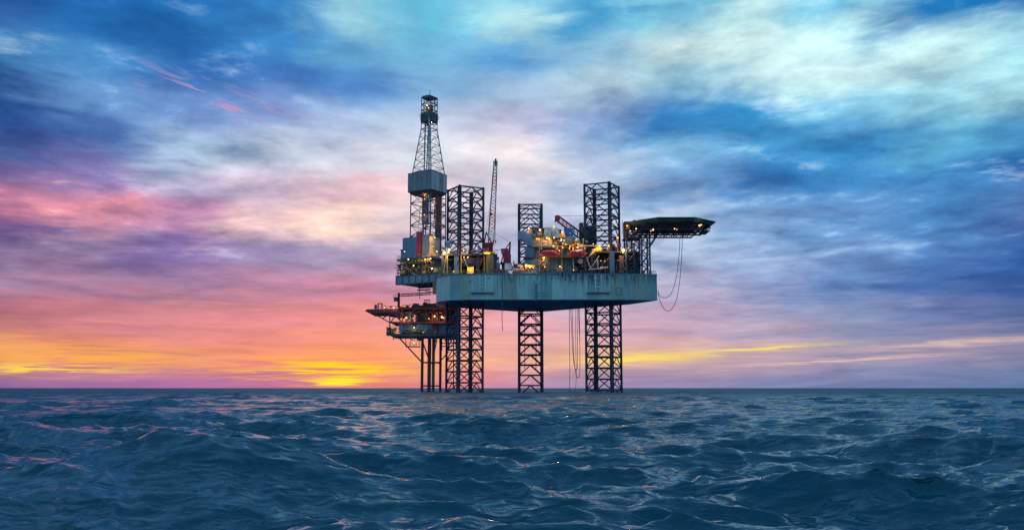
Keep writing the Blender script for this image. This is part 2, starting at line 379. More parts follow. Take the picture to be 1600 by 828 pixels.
# ------------------------------------------------------------------ the sea
def build_sea():
    fine = np.linspace(-35, 35, 760)
    side = np.concatenate([np.linspace(-180, -36, 60), fine, np.linspace(36, 180, 60)[:-1]])
    th = np.radians(side)
    r = [1.5]
    while r[-1] < 30000:
        x = r[-1]; r.append(x * (1.0062 if x < 600 else 1.05) + (.02 if x > 6 else .25))
    r = np.array(r)
    dr = np.gradient(r)
    RR, TH = np.meshgrid(r, th, indexing='ij')
    X, Y = RR * np.sin(TH), RR * np.cos(TH)
    DR = np.repeat(dr[:, None], len(th), 1)
    # outside the view the columns are far apart: keep only waves they can carry
    dth = np.abs(np.gradient(th)); LAT = RR * dth[None, :]
    wide = (np.abs(side) > 35.5)
    SP = DR.copy(); SP[:, wide] = np.maximum(DR, LAT)[:, wide]
    Z = np.zeros_like(X); DX = np.zeros_like(X); DY = np.zeros_like(X)
    n = 170; VAR = np.zeros_like(X)
    lam = np.exp(np.linspace(math.log(.22), math.log(16), n)) * rng.uniform(.95, 1.05, n)
    for i, l in enumerate(lam):
        spread = R(46) if l < .6 else R(30) if l < 2 else R(20)
        a = R(-100) + rng.normal(0, 1) * spread          # travelling towards the boat
        k = 2 * math.pi / l; dxn, dyn = math.cos(a), math.sin(a)
        st = .060 if l < .5 else .058 if l < 1.2 else .046 if l < 2.5 else .037 if l < 6 else .020
        amp = st / k * rng.uniform(.5, 1.3); ph = rng.uniform(0, 6.283)
        w = np.clip((l / SP - 2.0) / 1.5, 0, 1)
        VAR += (1 - w * w) * (amp * k) ** 2 / 2
        rows = np.where(w.max(1) > 0)[0]
        if len(rows) == 0: continue
        e = rows[-1] + 1
        p = k * (dxn * X[:e] + dyn * Y[:e]) + ph
        c = np.cos(p) * (amp * w[:e]); s = np.sin(p) * (amp * w[:e] * 1.0)
        Z[:e] += c; DX[:e] -= dxn * s; DY[:e] -= dyn * s
    # patches of livelier and calmer water
    g = 1 + .35 * np.sin(X * .045 + 1.3) * np.sin(Y * .06 + .4) + .2 * np.sin(X * .11 - Y * .08)
    Z *= g
    # a swell rising close to the boat on the left
    u = (X + 5.0) * .98 + (Y - 15.5) * .15; v = (Y - 15.5) * .98 - (X + 5.0) * .10
    Z += .74 * np.exp(-(u / 2.9) ** 2) * np.exp(-(v / np.where(v < 0, 2.0, 1.5)) ** 2)
    Z -= .16 * np.exp(-(u / 3.2) ** 2) * np.exp(-((v + 3.0) / 1.5) ** 2)
    X = X + DX; Y = Y + DY
    nr, nt = X.shape
    co = np.stack([X, Y, Z], -1).reshape(-1, 3)
    i = np.arange(nr - 1)[:, None] * nt; j = np.arange(nt)[None, :]; j2 = (j + 1) % nt
    q = np.stack([i + j, i + j2, i + nt + j2, i + nt + j], -1).reshape(-1, 4)[:, ::-1]
    me = bpy.data.meshes.new('sea')
    me.vertices.add(len(co)); me.vertices.foreach_set('co', co.ravel().astype(np.float32))
    me.loops.add(q.size); me.loops.foreach_set('vertex_index', q.ravel().astype(np.int32))
    me.polygons.add(len(q)); me.polygons.foreach_set('loop_start', np.arange(0, q.size, 4, dtype=np.int32))
    # slopes of the waves too small for the mesh out there come back as roughness of the surface
    at = me.attributes.new('unresolved_slope', 'FLOAT', 'POINT'); at.data.foreach_set('value', np.sqrt(VAR).ravel().astype(np.float32))
    me.update(calc_edges=True); me.shade_smooth()
    o = bpy.data.objects.new('sea', me); COL.objects.link(o)
    o['kind'] = 'structure'; o['label'] = 'choppy dark teal sea with wind waves reaching the horizon'
    m = bpy.data.materials.new('sea_water'); m.use_nodes = True
    s = NT(m.node_tree); b = m.node_tree.nodes['Principled BSDF']
    pos = s.node('ShaderNodeNewGeometry').outputs['Position']
    mp = s.node('ShaderNodeMapping'); s.l.new(pos, mp.inputs[0]); mp.inputs['Scale'].default_value = (.42, 1.0, 1.0); mp.inputs['Rotation'].default_value = (0, 0, R(12))
    def ridged(vec, scale, det):
        q = s.node('ShaderNodeTexNoise', noise_type='RIDGED_MULTIFRACTAL'); s.l.new(vec, q.inputs['Vector'])
        q.inputs['Scale'].default_value = scale; q.inputs['Detail'].default_value = det; q.inputs['Roughness'].default_value = .5
        q.inputs['Lacunarity'].default_value = 2.1; q.inputs['Distortion'].default_value = .5
        return q.outputs['Fac']
    n2 = ridged(mp.outputs[0], 9.0, 4)
    n1 = ridged(mp.outputs[0], 2.8, 5)
    n3 = s.noise(mp.outputs[0], .8, 4, .55, .3)
    n4 = s.noise(mp.outputs[0], .22, 3, .5, .3)
    us = s.node('ShaderNodeAttribute', attribute_name='unresolved_slope').outputs['Fac']
    far = s.ss(us, .16, .34)
    h = s.m('ADD', s.m('ADD', s.m('MULTIPLY', n1, .15), s.m('MULTIPLY', n2, .03)), s.m('MULTIPLY', far, s.m('ADD', s.m('MULTIPLY', n4, 1.8), s.m('MULTIPLY', n3, .6))))
    bp = s.node('ShaderNodeBump'); bp.inputs['Strength'].default_value = .8; bp.inputs['Distance'].default_value = 1.0
    s.l.new(h, bp.inputs['Height']); s.l.new(bp.outputs[0], b.inputs['Normal'])
    # pale sky sheen and thin foam, painted into the water colour in streaks
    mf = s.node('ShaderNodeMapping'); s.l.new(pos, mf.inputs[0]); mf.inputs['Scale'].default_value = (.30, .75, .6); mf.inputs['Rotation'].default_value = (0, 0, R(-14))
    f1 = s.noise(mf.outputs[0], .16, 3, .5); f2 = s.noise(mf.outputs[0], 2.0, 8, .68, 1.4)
    foam_sheen = s.m('MULTIPLY', s.ss(f1, .44, .66), s.ss(f2, .46, .76))
    foam_sheen = s.m('MULTIPLY', foam_sheen, .6)
    col = s.mix(foam_sheen, (.0, .068, .100, 1), (.50, .55, .60, 1))
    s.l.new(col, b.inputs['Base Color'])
    s.l.new(s.m('ADD', s.m('ADD', .03, s.m('ADD', s.m('MULTIPLY', us, .2), s.ss(us, .345, .40, 0.0, .42))), s.m('MULTIPLY', foam_sheen, .6)), b.inputs['Roughness'])
    b.inputs['IOR'].default_value = 1.333
    me.materials.append(m)
build_sea()
# ------------------------------------------------------------------ the jack-up rig: hull
ZB = W(853, 468.6, 320).z             # underside
ZD = W(853, 427.5, 320).z             # deck
def hx(px, Y): return W(px, 462, Y).x
PLAN = [(hx(681.8, 331), 331), (hx(688, 326.5), 326.5), (hx(703, 322.3), 322.3), (hx(734, 320), 320), (hx(973, 320), 320), (hx(1026.8, 322), 322),
        (hx(985, 337), 337), (hx(851, 369), 369), (hx(808, 369), 369), (hx(686, 347), 347)]
hull = Thing('rig_hull', 'teal steel rig hull raised above the sea on three lattice legs', 'rig hull', (hx(853, 340), 340, ZB))
def hp(x, y): p = hull.L((x, y, 0)); return (p.x, p.y)
HP = [hp(x, y) for x, y in PLAN]
HH = ZD - ZB
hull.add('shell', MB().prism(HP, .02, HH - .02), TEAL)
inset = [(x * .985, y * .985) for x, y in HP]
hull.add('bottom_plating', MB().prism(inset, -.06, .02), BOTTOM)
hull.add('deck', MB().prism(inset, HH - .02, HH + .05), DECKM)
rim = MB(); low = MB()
k_plate = 0
for i in range(len(HP)):
    a, b = Vector((*HP[i], 0)), Vector((*HP[(i + 1) % len(HP)], 0)); d = (b - a); ln = d.length; d.normalize(); nrm = Vector((d.y, -d.x, 0))
    for z0, z1, pr, mb in ((HH - .45, HH + .12, .16, rim), (.0, .16, .10, low)):
        o1, o2 = a + nrm * pr, b + nrm * pr
        mb.raw([a + Vector((0,0,z0)), b + Vector((0,0,z0)), b + Vector((0,0,z1)), a + Vector((0,0,z1)), o1 + Vector((0,0,z0)), o2 + Vector((0,0,z0)), o2 + Vector((0,0,z1)), o1 + Vector((0,0,z1))],
               [(0,1,2,3),(4,7,6,5),(0,4,5,1),(3,2,6,7),(0,3,7,4),(1,5,6,2)])
    if i in (5, 6, 7, 8, 9, 0, 1, 2, 3, 4):
        npl = max(1, round(ln / (4.1 if i == 3 else 4.4)))
        for q in range(npl):                                    # welded side plates, each a little proud, seams between
            t0, t1 = ln * q / npl + .05, ln * (q + 1) / npl - .05
            pr = .03 + .03 * random.random()
            p0, p1 = a + d * t0, a + d * t1
            m_ = MB(); n_ = nrm * pr
            vs = []
            for pt in (p0, p1):
                for z in (.22, HH - .5): vs += [pt + Vector((0, 0, z)), pt + n_ + Vector((0, 0, z))]
            m_.raw(vs, [(1,5,7,3),(0,1,3,2),(4,6,7,5),(2,3,7,6),(0,4,5,1)])
            hull.add('hull_plate', m_, TEALS[(0, 2, 0, 3, 2, 0, 1, 2, 0, 2, 1, 0, 3)[q % 13] if i == 3 else 2 if i in (0, 1) else (1, 3, 1, 0)[q % 4]])
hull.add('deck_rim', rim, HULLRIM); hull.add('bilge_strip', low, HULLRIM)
def hbox(name, x0, y0, x1, y1, out, mat, th=None):
    lo, hi = hull.rect(x0, y0, x1, y1, 320 - out, (th or out) )
    return hull.add(name, MB().box(lo, hi), mat)
for x0, x1, s0, s1, sy in ((749.8, 758.6, 736, 772, 456.4), (930.4, 939.4, 917, 953, 456.2)):
    lad = hull.add('ladder', MB(), WHITEP)
    m_ = MB()
    for xx in (x0, x1): m_.box(*hull.rect(xx - .55, 429, xx + .55, 455.6, 319.45, .22))
    for k in (1, 4, 6, 8):
        yy = 431 + k * 2.9; m_.box(*hull.rect(x0, yy - .12, x1, yy + .12, 319.5, .1)) if k not in (6,) else m_.box(*hull.rect(x0, yy - .5, x1, yy + .5, 319.5, .15))
    old = lad.data; lad.data = m_.mesh('ladder', WHITEP)
    st = hbox('walkway_ledge', s0, sy, s1, sy + 1.3, 1.1, HULLRIM, 1.1)
    for xx in (s0 + 3, (s0 + s1) / 2, s1 - 3): hull.add('bracket', MB().tube(hull.P(xx, sy + 1.2, 319.1), hull.P(xx, sy + 5, 319.95), .09, 5), HULLRIM, st)
for x0, y0, x1, y1, t in ((840, 457, 853.5, 463, .7), (962, 449, 971, 460.5, .8)):
    m_ = MB()
    for r_ in ((x0, y0, x1, y0 + t), (x0, y1 - t, x1, y1), (x0, y0 + t, x0 + t, y1 - t), (x1 - t, y0 + t, x1, y1 - t)): m_.box(*hull.rect(*r_, 319.86, .13))
    hull.add('hatch_frame', m_, HULLRIM)
m_ = MB()
fx = [hull.P(834, 438.8, 319.6), hull.P(844, 438.8, 319.6), hull.P(841, 443.6, 319.6), hull.P(837, 443.6, 319.6)]
m_.prism_y([(p.x, p.z) for p in fx], fx[0].y, fx[0].y + .38)
hull.add('overboard_hopper', m_, TEALS[0])
for xx in (836.7, 838.9): hull.add('drain_pipe', MB().tube(hull.P(xx, 443.4, 319.7), hull.P(xx, 470.2, 319.7), .13, 6), HULLRIM)
hull.add('mooring_fender', MB().box(*hull.rect(797, 427.2, 801.2, 437.6, 319.3, .65)), TEALS[1])
for xx in (734, 764, 862, 895, 905, 945, 990): hull.add('scupper', MB().tube(hull.P(xx, 433 + (xx % 7) * 1.1, 320), hull.P(xx, 433 + (xx % 7) * 1.1, 319.75), .32, 8), HULLRIM)
for xx, y1 in ((866, 433), (872, 436), (879, 434), (884, 438.5), (892, 440), (900, 436), (911, 437.5), (922, 434), (926, 441), (948, 437), (957, 432), (878, 432), (889, 433)):
    hull.add('hanging_chain', MB().tube(hull.P(xx, 424.5, 319.6), hull.P(xx, y1, 319.7), .10 + .05 * (xx % 2), 5), NAVY)
# guard rail round the deck edge
def rail(T, pts, mat, h=1.1, step=1.6, name='guard_rail', parent=None):
    m_ = MB()
    for a, b in zip(pts, pts[1:]):
        a, b = Vector(a), Vector(b); n_ = max(1, round((b - a).length / step))
        for k in range(n_ + 1):
            p = a.lerp(b, k / n_); m_.tube(p, p + Vector((0, 0, h)), .05, 4)
        for hh in (.55, 1.0): m_.tube(a + Vector((0, 0, h * hh)), b + Vector((0, 0, h * hh)), .05, 4)
    return T.add(name, m_, mat, parent)
HR = [Vector((x * .992, y * .992, HH + .1)) for x, y in HP]
rail(hull, HR[9:] + HR[:4], YELL); rail(hull, [HR[3], HR[3].lerp(HR[4], .48)], ORAN); rail(hull, [HR[3].lerp(HR[4], .48), HR[4], HR[5]], NAVY); rail(hull, HR[5:10], NAVY)

# ------------------------------------------------------------------ lattice legs
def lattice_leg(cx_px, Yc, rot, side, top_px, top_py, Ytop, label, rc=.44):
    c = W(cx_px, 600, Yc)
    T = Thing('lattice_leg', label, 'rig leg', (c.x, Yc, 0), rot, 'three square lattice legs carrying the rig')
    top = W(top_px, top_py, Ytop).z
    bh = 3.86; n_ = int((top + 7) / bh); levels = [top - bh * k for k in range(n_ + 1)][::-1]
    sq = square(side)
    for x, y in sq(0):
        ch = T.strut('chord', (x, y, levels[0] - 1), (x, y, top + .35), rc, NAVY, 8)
        q = Vector((x, y, 0)).normalized()
        m_ = MB(); t = Vector((-q.y, q.x, 0)) * .07
        zz0, zz1 = levels[0], top
        for s_ in (1, -1):
            p = Vector((x, y, 0)) + Vector((q.y, -q.x, 0)) * s_ * (rc + .16)
            m_.box((p.x - .12, p.y - .12, zz0), (p.x + .12, p.y + .12, zz1))
        T.add('rack', m_, NAVY)
    keep = [z for z in levels]
    runs = [[z for z in keep if z < ZB + 2.2], [z for z in keep if z > ZD - 2.2]]
    for run in runs: lattice(T, sq, 0, FACES4, run, .27, .21, NAVY, 'K')
    for z in levels[::2] if rc > 0 else ():
        if ZB < z < ZD: continue
        a = sq(0)
        mids = [((a[i][0] + a[(i + 1) % 4][0]) / 2, (a[i][1] + a[(i + 1) % 4][1]) / 2) for i in range(4)]
        for i in range(4): T.strut('plan_brace', (*mids[i], z), (*mids[(i + 1) % 4], z), .12, NAVY, 4)
    return T
PHI = math.atan2(-2.1, -6.3)
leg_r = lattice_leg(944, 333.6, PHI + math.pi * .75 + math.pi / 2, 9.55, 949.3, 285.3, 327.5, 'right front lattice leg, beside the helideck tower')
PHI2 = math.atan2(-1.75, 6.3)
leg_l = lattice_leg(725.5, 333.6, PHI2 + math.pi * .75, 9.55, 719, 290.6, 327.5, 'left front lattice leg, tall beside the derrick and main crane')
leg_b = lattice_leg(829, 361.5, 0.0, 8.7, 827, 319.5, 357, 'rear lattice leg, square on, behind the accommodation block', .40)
for xx in (820, 837.5): leg_b.strut('water_pipe', leg_b.P(xx, 490, 364), leg_b.P(xx, 576, 364), .16, NAVY)
leg_r.strut('water_pipe', leg_r.P(928.3, 476, 338), leg_r.P(928.3, 609, 338), .2, NAVY)
leg_l.strut('water_pipe', leg_l.P(708.6, 476, 338), leg_l.P(708.6, 609, 338), .2, NAVY)
leg_r.add('beacon', MB().ball(leg_r.P(967, 291, 334), .22), REDP)

# ------------------------------------------------------------------ derrick over the cantilever
PSI = math.atan2(-.53, .848)
YC = 357.0
def zc(py): return W(668, py, YC).z
dc = W(668.5, 380, YC)
der = Thing('drilling_derrick', 'tall tapering lattice drilling derrick with a grey boxed windwall halfway up', 'derrick', (dc.x, YC, zc(404)), PSI)
def dz(py): return zc(py) - zc(404)
zt, zk, zm, zb_, zw0, zw1 = dz(154.5), dz(190), dz(203), dz(276), dz(302), dz(380)
def dcorn(z):
    if z >= zm: s = 4.45
    elif z >= zb_: s = 4.45 + (9.1 - 4.45) * (zm - z) / (zm - zb_)
    else: s = 9.6
    return square(s)(z)
def levels(a, b, n_): return [a + (b - a) * k / n_ for k in range(n_ + 1)]
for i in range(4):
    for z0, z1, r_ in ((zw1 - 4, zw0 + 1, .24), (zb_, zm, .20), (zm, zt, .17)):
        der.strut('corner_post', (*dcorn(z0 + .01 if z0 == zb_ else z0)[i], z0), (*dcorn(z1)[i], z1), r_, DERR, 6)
lattice(der, dcorn, 0, FACES4, levels(zw1 - 2, zw0, 5), .14, .11, DERR, 'X')
lattice(der, dcorn, 0, FACES4, levels(zb_ + .01, zm, 6), .10, .07, DERR, 'K')
lattice(der, dcorn, 0, FACES4, levels(zm, zt, 5), .17, .10, DERR, 'Z')
for i, (a_, b_) in enumerate(FACES4):
    A_, B_ = Vector((*dcorn(zt)[a_], 0)), Vector((*dcorn(zt)[b_], 0))
    for t_ in (.33, .66): der.strut('crown_post', A_.lerp(B_, t_) + Vector((0, 0, dz(177))), A_.lerp(B_, t_) + Vector((0, 0, zt)), .10, DERR, 5)
crown = der.add('crown_platform', MB().box((-2.6, -2.6, dz(187)), (2.6, 2.6, dz(185.8))).box((-2.42, -2.42, dz(191.5)), (2.42, 2.42, dz(177.5))), DGREY)
rail(der, [(-2.7, -2.7, dz(185.5)), (2.7, -2.7, dz(185.5)), (2.7, 2.7, dz(185.5)), (-2.7, 2.7, dz(185.5)), (-2.7, -2.7, dz(185.5))], DERR, 1.1, 1.2, 'crown_rail', crown)
der.add('crown_block', MB().box((-1.2, -.8, dz(177)), (1.2, .8, dz(165))), BRONZE)
der.add('crown_roof', MB().box((-2.3, -2.3, zt - .1), (2.3, 2.3, zt + .5)).box((-2.0, -2.0, zt + .3), (1.2, 1.2, zt + .9)), DERR)
der.strut('lightning_mast', (.6, -.6, zt), (.6, -.6, dz(142.5)), .13, DERR, 5); der.strut('vent_stub', (-2.0, -1, zt), (-2.0, -1, dz(151)), .07, DERR, 4)
der.strut('side_davit', (2.4, 0, dz(164)), (4.0, -.5, dz(163.5)), .14, DERR, 5)
# central pipework
der.strut('stand_pipe', (3.0, -3.6, dz(352)), (1.6, -2.2, dz(182)), .30, PIPE, 8)
der.strut('stand_pipe', (-1.3, -1.2, dz(275)), (-1.0, -1.0, dz(188)), .20, BRONZE, 6); der.strut('guide_rail', (-2.0, -.8, dz(372)), (-1.6, -.6, dz(188)), .16, DERR, 6)
der.strut('kelly_hose', (3.0, -3.6, dz(352)), (.2, -3.9, dz(364)), .22, PIPE, 6)
der.add('travelling_block', MB().box((-2.0, -1.4, dz(350)), (.3, .4, dz(303))), DERR)
m_ = MB()
for k in range(5):
    for k2 in range(4):
        u_ = der.P(680.5 + k * 2, 390, YC + 1 + k2 * .7); m_.tube((u_.x, u_.y, dz(398)), (u_.x, u_.y, dz(300)), .33, 6)

der.add('racked_drill_pipe', m_, BRONZE)
lx = der.strut('ladder_tube', (4.7, -4.9, dz(395)), (4.7, -4.9, dz(300)), .16, DERR, 5)
for k, z in enumerate(levels(dz(372), dz(310), 3)): der.add('racking_platform', MB().box((-4.7, 3.4, z), (4.7, 4.7, z + .15)), DGREY)
# wind wall box
ww = der.add('windwall_floor', MB().prism([(-5.6, -5.6), (5.6, -5.6), (5.6, 3.6), (4.2, 5.6), (-5.6, 5.6)], dz(302.6), dz(301.9), None), DGREY)
ww_poly = [(-5.7, -5.7), (5.7, -5.7), (5.7, 4.2), (4.3, 5.7), (-5.7, 5.7)]
zlo, zhi = dz(301.5), dz(273.5)
der.add('windwall_hopper', MB().prism([(x * .78, y * .78) for x, y in ww_poly], dz(306.5), dz(302.2), [(x * .98, y * .98) for x, y in ww_poly]), DGREY)
for i in range(5):
    a, b = Vector((*ww_poly[i], 0)), Vector((*ww_poly[(i + 1) % 5], 0)); d = b - a; ln = d.length; d.normalize(); nr = Vector((d.y, -d.x, 0))
    npn = max(1, round(ln / 2.3))
    for q in range(npn):
        p0, p1 = a + d * (ln * q / npn + .04), a + d * (ln * (q + 1) / npn - .04)
        m_ = MB(); vs = []
        for pt in (p0, p1):
            for z in (zlo, zhi): vs += [pt - nr * .12 + Vector((0, 0, z)), pt + nr * (.03 + .05 * (q % 2)) + Vector((0, 0, z))]
        m_.raw(vs, [(0,2,6,4),(1,5,7,3),(0,1,3,2),(4,6,7,5),(2,3,7,6),(0,4,5,1)])
        mid = (p0 + p1) / 2
        for k in (-.3, .3): 
            c_ = mid + d * (k * ln / npn); m_.tube(c_ + nr * .05 + Vector((0, 0, zlo)), c_ + nr * .05 + Vector((0, 0, zhi)), .07, 4)
        der.add('windwall_panel', m_, BOXG if i and q % 3 != 2 else BOXG2)  # front-left face wholly darker: shade put into its paint; other faces mixed
    der.strut('windwall_rail', a + Vector((0, 0, zhi)), b + Vector((0, 0, zhi)), .14, DERR, 4)
rf = [(x * .97, y * .97) for x, y in ww_poly]
der.add('windwall_roof', MB().prism(rf, zhi - .15, dz(268.8), [(x * .62, y * .62) for x, y in ww_poly]), BLUEG2)
for px, py, r_, pw, wh in ((667, 165, .32, 250, True), (669.5, 168.5, .28, 0, True), (674.4, 191.3, .38, 200, True), (663.5, 306, .25, 220, False), (663.5, 311, .28, 0, False), (663.3, 336, .32, 250, False)): der.lamp(px, py, YC - 2, r_, pw, wh)

# drill floor with its houses
dfl = Thing('drill_floor', 'drill floor deck with blue, crimson and beige wind walls under the derrick', 'drill floor', (dc.x, YC, zc(421)), PSI)
def fz(py): return zc(py) - zc(421)
def wallrow(T, y, x0, x1, z0, z1, mat, n_, name='wall_panel', th=.25):
    for q in range(n_):
        a, b = x0 + (x1 - x0) * q / n_ + .03, x0 + (x1 - x0) * (q + 1) / n_ - .03
        T.add(name, MB().box((a, y + .04 * (q % 2), z0), (b, y + th, z1)), mat)
fl = dfl.add('floor_deck', MB().box((-9.4, -7.2, fz(408.5)), (7.0, 7.0, fz(405.5))), DGREY)
rail(dfl, [(-6.0, -7.1, fz(405.5)), (-9.3, -7.1, fz(405.5)), (-9.3, 6.9, fz(405.5))], YELL, 1.2, 1.4)
rail(dfl, [(0, -7.1, fz(405.5)), (6.9, -7.1, fz(405.5)), (6.9, 6.9, fz(405.5))], YELL, 1.2, 1.4)
# walls: the camera sees local -y and +x sides
wallrow(dfl, -6.2, -7.4, -.6, fz(405), fz(373), BLUEG2, 4)
dfl.add('wall_panel', MB().box((-7.4, -6.2, fz(405)), (-7.15, 5.8, fz(373))), BLUEG2)
dfl.add('roller_door', MB().box((-.55, -6.6, fz(403)), (1.9, -5.9, fz(366))), REDP, None, 'tall crimson door panel between blue and beige walls')
wallrow(dfl, -6.2, 2.0, 5.3, fz(404), fz(372), BEIGE, 2)
for q in range(3): dfl.add('wall_panel', MB().box((5.3 + .04 * (q % 2), -6.2 + q * 2.2, fz(404)), (5.5, -4.1 + q * 2.2, fz(374))), BEIGE)
dfl.add('control_cabin', MB().box((-9.0, -5.2, fz(404.8)), (-7.6, -2.2, fz(391))), BLUEG2)
dfl.add('control_cabin_roof', MB().box((-9.3, -5.5, fz(391)), (-7.45, -1.9, fz(390))), DGREY)
for xx in (-9.0, -8.2): dfl.strut('antenna', (xx, -3, fz(390)), (xx, -3, fz(377)), .06, DERR, 4)
# substructure
for xx in (-8, -5.2, -2.4, .4, 3.2, 6):
    for yy in (-6.4, 6.0): dfl.strut('substructure_post', (xx, yy, fz(421)), (xx, yy, fz(408.5)), .22, DGREY, 6)
for xx in (-8, -5.2, -2.4, .4, 3.2): dfl.strut('substructure_brace', (xx, -6.4, fz(421)), (xx + 2.8, -6.4, fz(409)), .15, YELL if int(xx) % 2 else DGREY, 5)
dfl.add('equipment_core', MB().box((-8.6, -4.6, fz(420.9)), (6.4, 5.2, fz(408.6))), DGREY)
dfl.add('walkway', MB().box((-9.0, -8.0, fz(415.5)), (6.5, -6.2, fz(414.5))), DGREY)
rail(dfl, [(-9.0, -7.9, fz(414.5)), (6.5, -7.9, fz(414.5))], YELL)
dfl.add('blowout_preventer', MB().tube((-1, 0, fz(421)), (-1, 0, fz(409)), 1.2, 10).box((-2.4, -1.2, fz(417)), (.4, 1.2, fz(413))), REDD)
for k in range(7): dfl.add('mud_tank', MB().box((-7 + k * 1.9, -5.4, fz(420.8)), (-5.5 + k * 1.9, -3.0, fz(414 - (k * 7) % 4))), random.choice((ORAN, DGREY, OLIVE, BLUEG2)))
for px, py, r_, pw, wh in ((632.3, 393, .3, 60, True), (638, 405.3, .4, 150, True), (646.2, 415, .4, 180, True), (664, 405.3, .42, 200, False), (672.8, 404, .42, 200, True), (675.2, 419.4, .36, 150, True), (679.3, 371.7, .42, 300, False), (677, 385, .28, 40, False), (682.5, 393, .45, 250, False)): dfl.lamp(px, py, YC - 9.5 if px < 676 else YC - 7.5, r_, pw, wh)

# cantilever beams
can = Thing('cantilever_beam', 'slate blue steel box cantilever sticking out left beneath the drill floor', 'cantilever', (dc.x, YC, zc(447.5)), PSI)
def cz(py): return zc(py) - zc(447.5)
zt_c, zb_c = cz(422.5), cz(446)
for yy in (-7.6, 6.4):
    npn = 9; x0, x1 = -9.2, 19.0
    for q in range(npn):
        a, b = x0 + (x1 - x0) * q / npn, x0 + (x1 - x0) * (q + 1) / npn
        can.add('web_plate', MB().box((a + .04, yy + .05 * (q % 2), zb_c + .3), (b - .04, yy + .9, zt_c - 2.6)), BLUEG2)
        can.add('stiffener', MB().box((a - .1, yy - .2, zb_c + .3), (a + .1, yy - .002, zt_c - 2.6)), DGREY)
    can.add('flange', MB().box((x0, yy - .3, zb_c), (x1, yy + 1.2, zb_c + .29)), DGREY); can.add('flange', MB().box((x0, yy - .3, zt_c - 2.59), (x1, yy + 1.2, zt_c - 2.3)), DGREY)
can.add('pipe_deck_core', MB().box((-8.7, -6.0, zt_c - 2.25), (17, 5.5, zt_c + .1)), DGREY)
can.add('end_plate', MB().box((-9.25, -6.6, zb_c + .3), (-8.9, 6.3, zt_c - 2.6)), BLUEG2)
for k in range(44):
    x_, y_, z_ = random.uniform(-8.8, 6.5), random.uniform(-8.2, -7.5), random.uniform(zt_c - 2.3, zt_c + 2.4)
    if k % 2: can.strut('service_pipe', (x_, y_, z_), (x_ + random.choice((0, 0, 2.5)), y_, z_ - random.uniform(.8, 2.4)), random.choice((.09, .14)), random.choice((YELL, ORAN, DGREY, PIPE, OLIVE)), 5)
    else: can.add('valve_box', MB().box((x_, y_, z_), (x_ + random.uniform(.4, 1.5), y_ + .7, z_ + random.uniform(.4, 1.2))), random.choice((ORAN, YELL, DGREY, NAVY, BRONZE, OLIVE)))
for k in range(26):
    x_, z_ = random.uniform(-9, 6), random.uniform(fz(420), fz(407))
    dfl.strut('service_pipe', (x_, -7.4, z_), (x_ + random.choice((0, 3, -2)), -7.3, z_ + random.uniform(-1.5, 1.5) + .1), random.choice((.09, .13)), random.choice((YELL, ORAN, DGREY, BRONZE)), 5)
for k in range(16):
    x_ = random.uniform(-4.2, 4.2); z_ = random.uniform(dz(398), dz(310)); y_ = random.uniform(-4, 4)
    der.strut('service_pipe', (x_, y_, z_), (x_ + random.choice((0, 0, .8)), y_, z_ + random.uniform(3, 9)), random.choice((.1, .16, .2)), random.choice((DERR, BRONZE, DGREY, PIPE)), 5)
can.add('top_rail_beam', MB().box((-9.2, -7.5, zt_c - .35), (17, -6.9, zt_c)), DGREY)
for k in range(8): can.strut('spacer_post', (-8.6 + k * 3.2, -7.2, zt_c - 2.3), (-8.6 + k * 3.2, -7.2, zt_c - .35), .18, DGREY, 5)
for k in range(9): can.add('bop_skid', MB().box((-8 + k * 2, -5.5, zt_c - 2.3), (-6.6 + k * 2, -3.5, zt_c - 1.2 + .5 * (k % 3))), random.choice((ORAN, DGREY, OLIVE, BRONZE, GREYP)))
rail(can, [(-9.1, -7.9, zt_c - 2.3), (8, -7.9, zt_c - 2.3)], OLIVE)
can.add('scaffold', MB().box((9.0, -8.6, zb_c - 4.5), (11.5, -7.2, zb_c - .01)), ORAN)

# ------------------------------------------------------------------ left deck house round the front left leg
Zd = ZD + .06
def deck_thing(name, label, cat, px, Y, group=None):
    p = W(px, 424, Y); return Thing(name, label, cat, (p.x, Y, Zd), 0, group)
def greeble(T, x0, x1, y0, y1, Y, depth, n_, mats, names):
    for k in range(n_):
        cx = random.uniform(x0, x1); cy = random.uniform(y0, y1); w = random.uniform(1.5, 5); h = random.uniform(1.5, 6)
        yy = Y + random.uniform(0, depth)
        nm = random.choice(names); mt = random.choice(mats)
        if 'pipe' in nm:
            a = T.P(cx, cy, yy); b = T.P(cx + random.choice((0, 0, random.uniform(-9, 9))), cy + (random.uniform(4, 12) if random.random() < .6 else 0), yy)
            if (a - b).length < .5: b = a + Vector((random.uniform(1, 3), 0, 0))
            T.strut(nm, a, b, random.choice((.1, .15, .2)), mt, 6)
        elif 'tank' in nm or 'drum' in nm:
            a = T.P(cx, cy, yy); r_ = w * .13
            T.add(nm, MB().tube(a - Vector((w * .2, 0, 0)), a + Vector((w * .2, 0, 0)), r_, 10), mt)
        else: T.rbox(nm, cx - w / 2, cy - h / 2, cx + w / 2, cy + h / 2, yy, random.uniform(.6, 2), mt)
jl = deck_thing('jacking_house', 'jacking house with raised lamp lit platform around the left front leg', 'jacking house', 726, 327)
jl.rbox('upper_deck', 689, 396.6, 777, 399, 325.2, 15, DGREY)
u = jl.rect(689, 396.6, 777, 399, 325.2, 15)
rail(jl, [(u[0][0], u[0][1], u[1][2]), (u[1][0], u[0][1], u[1][2])], DERR, 1.1, 1.5)
for x0, x1, m_ in ((709.5, 716.5, BLUEG2), (759, 768, BLUEG2), (745, 749, NAVY), (690, 693, OLIVE), (772, 776, DGREY)): jl.rbox('column', x0, 399.2, x1, 427, 325.6, 2.4, m_)
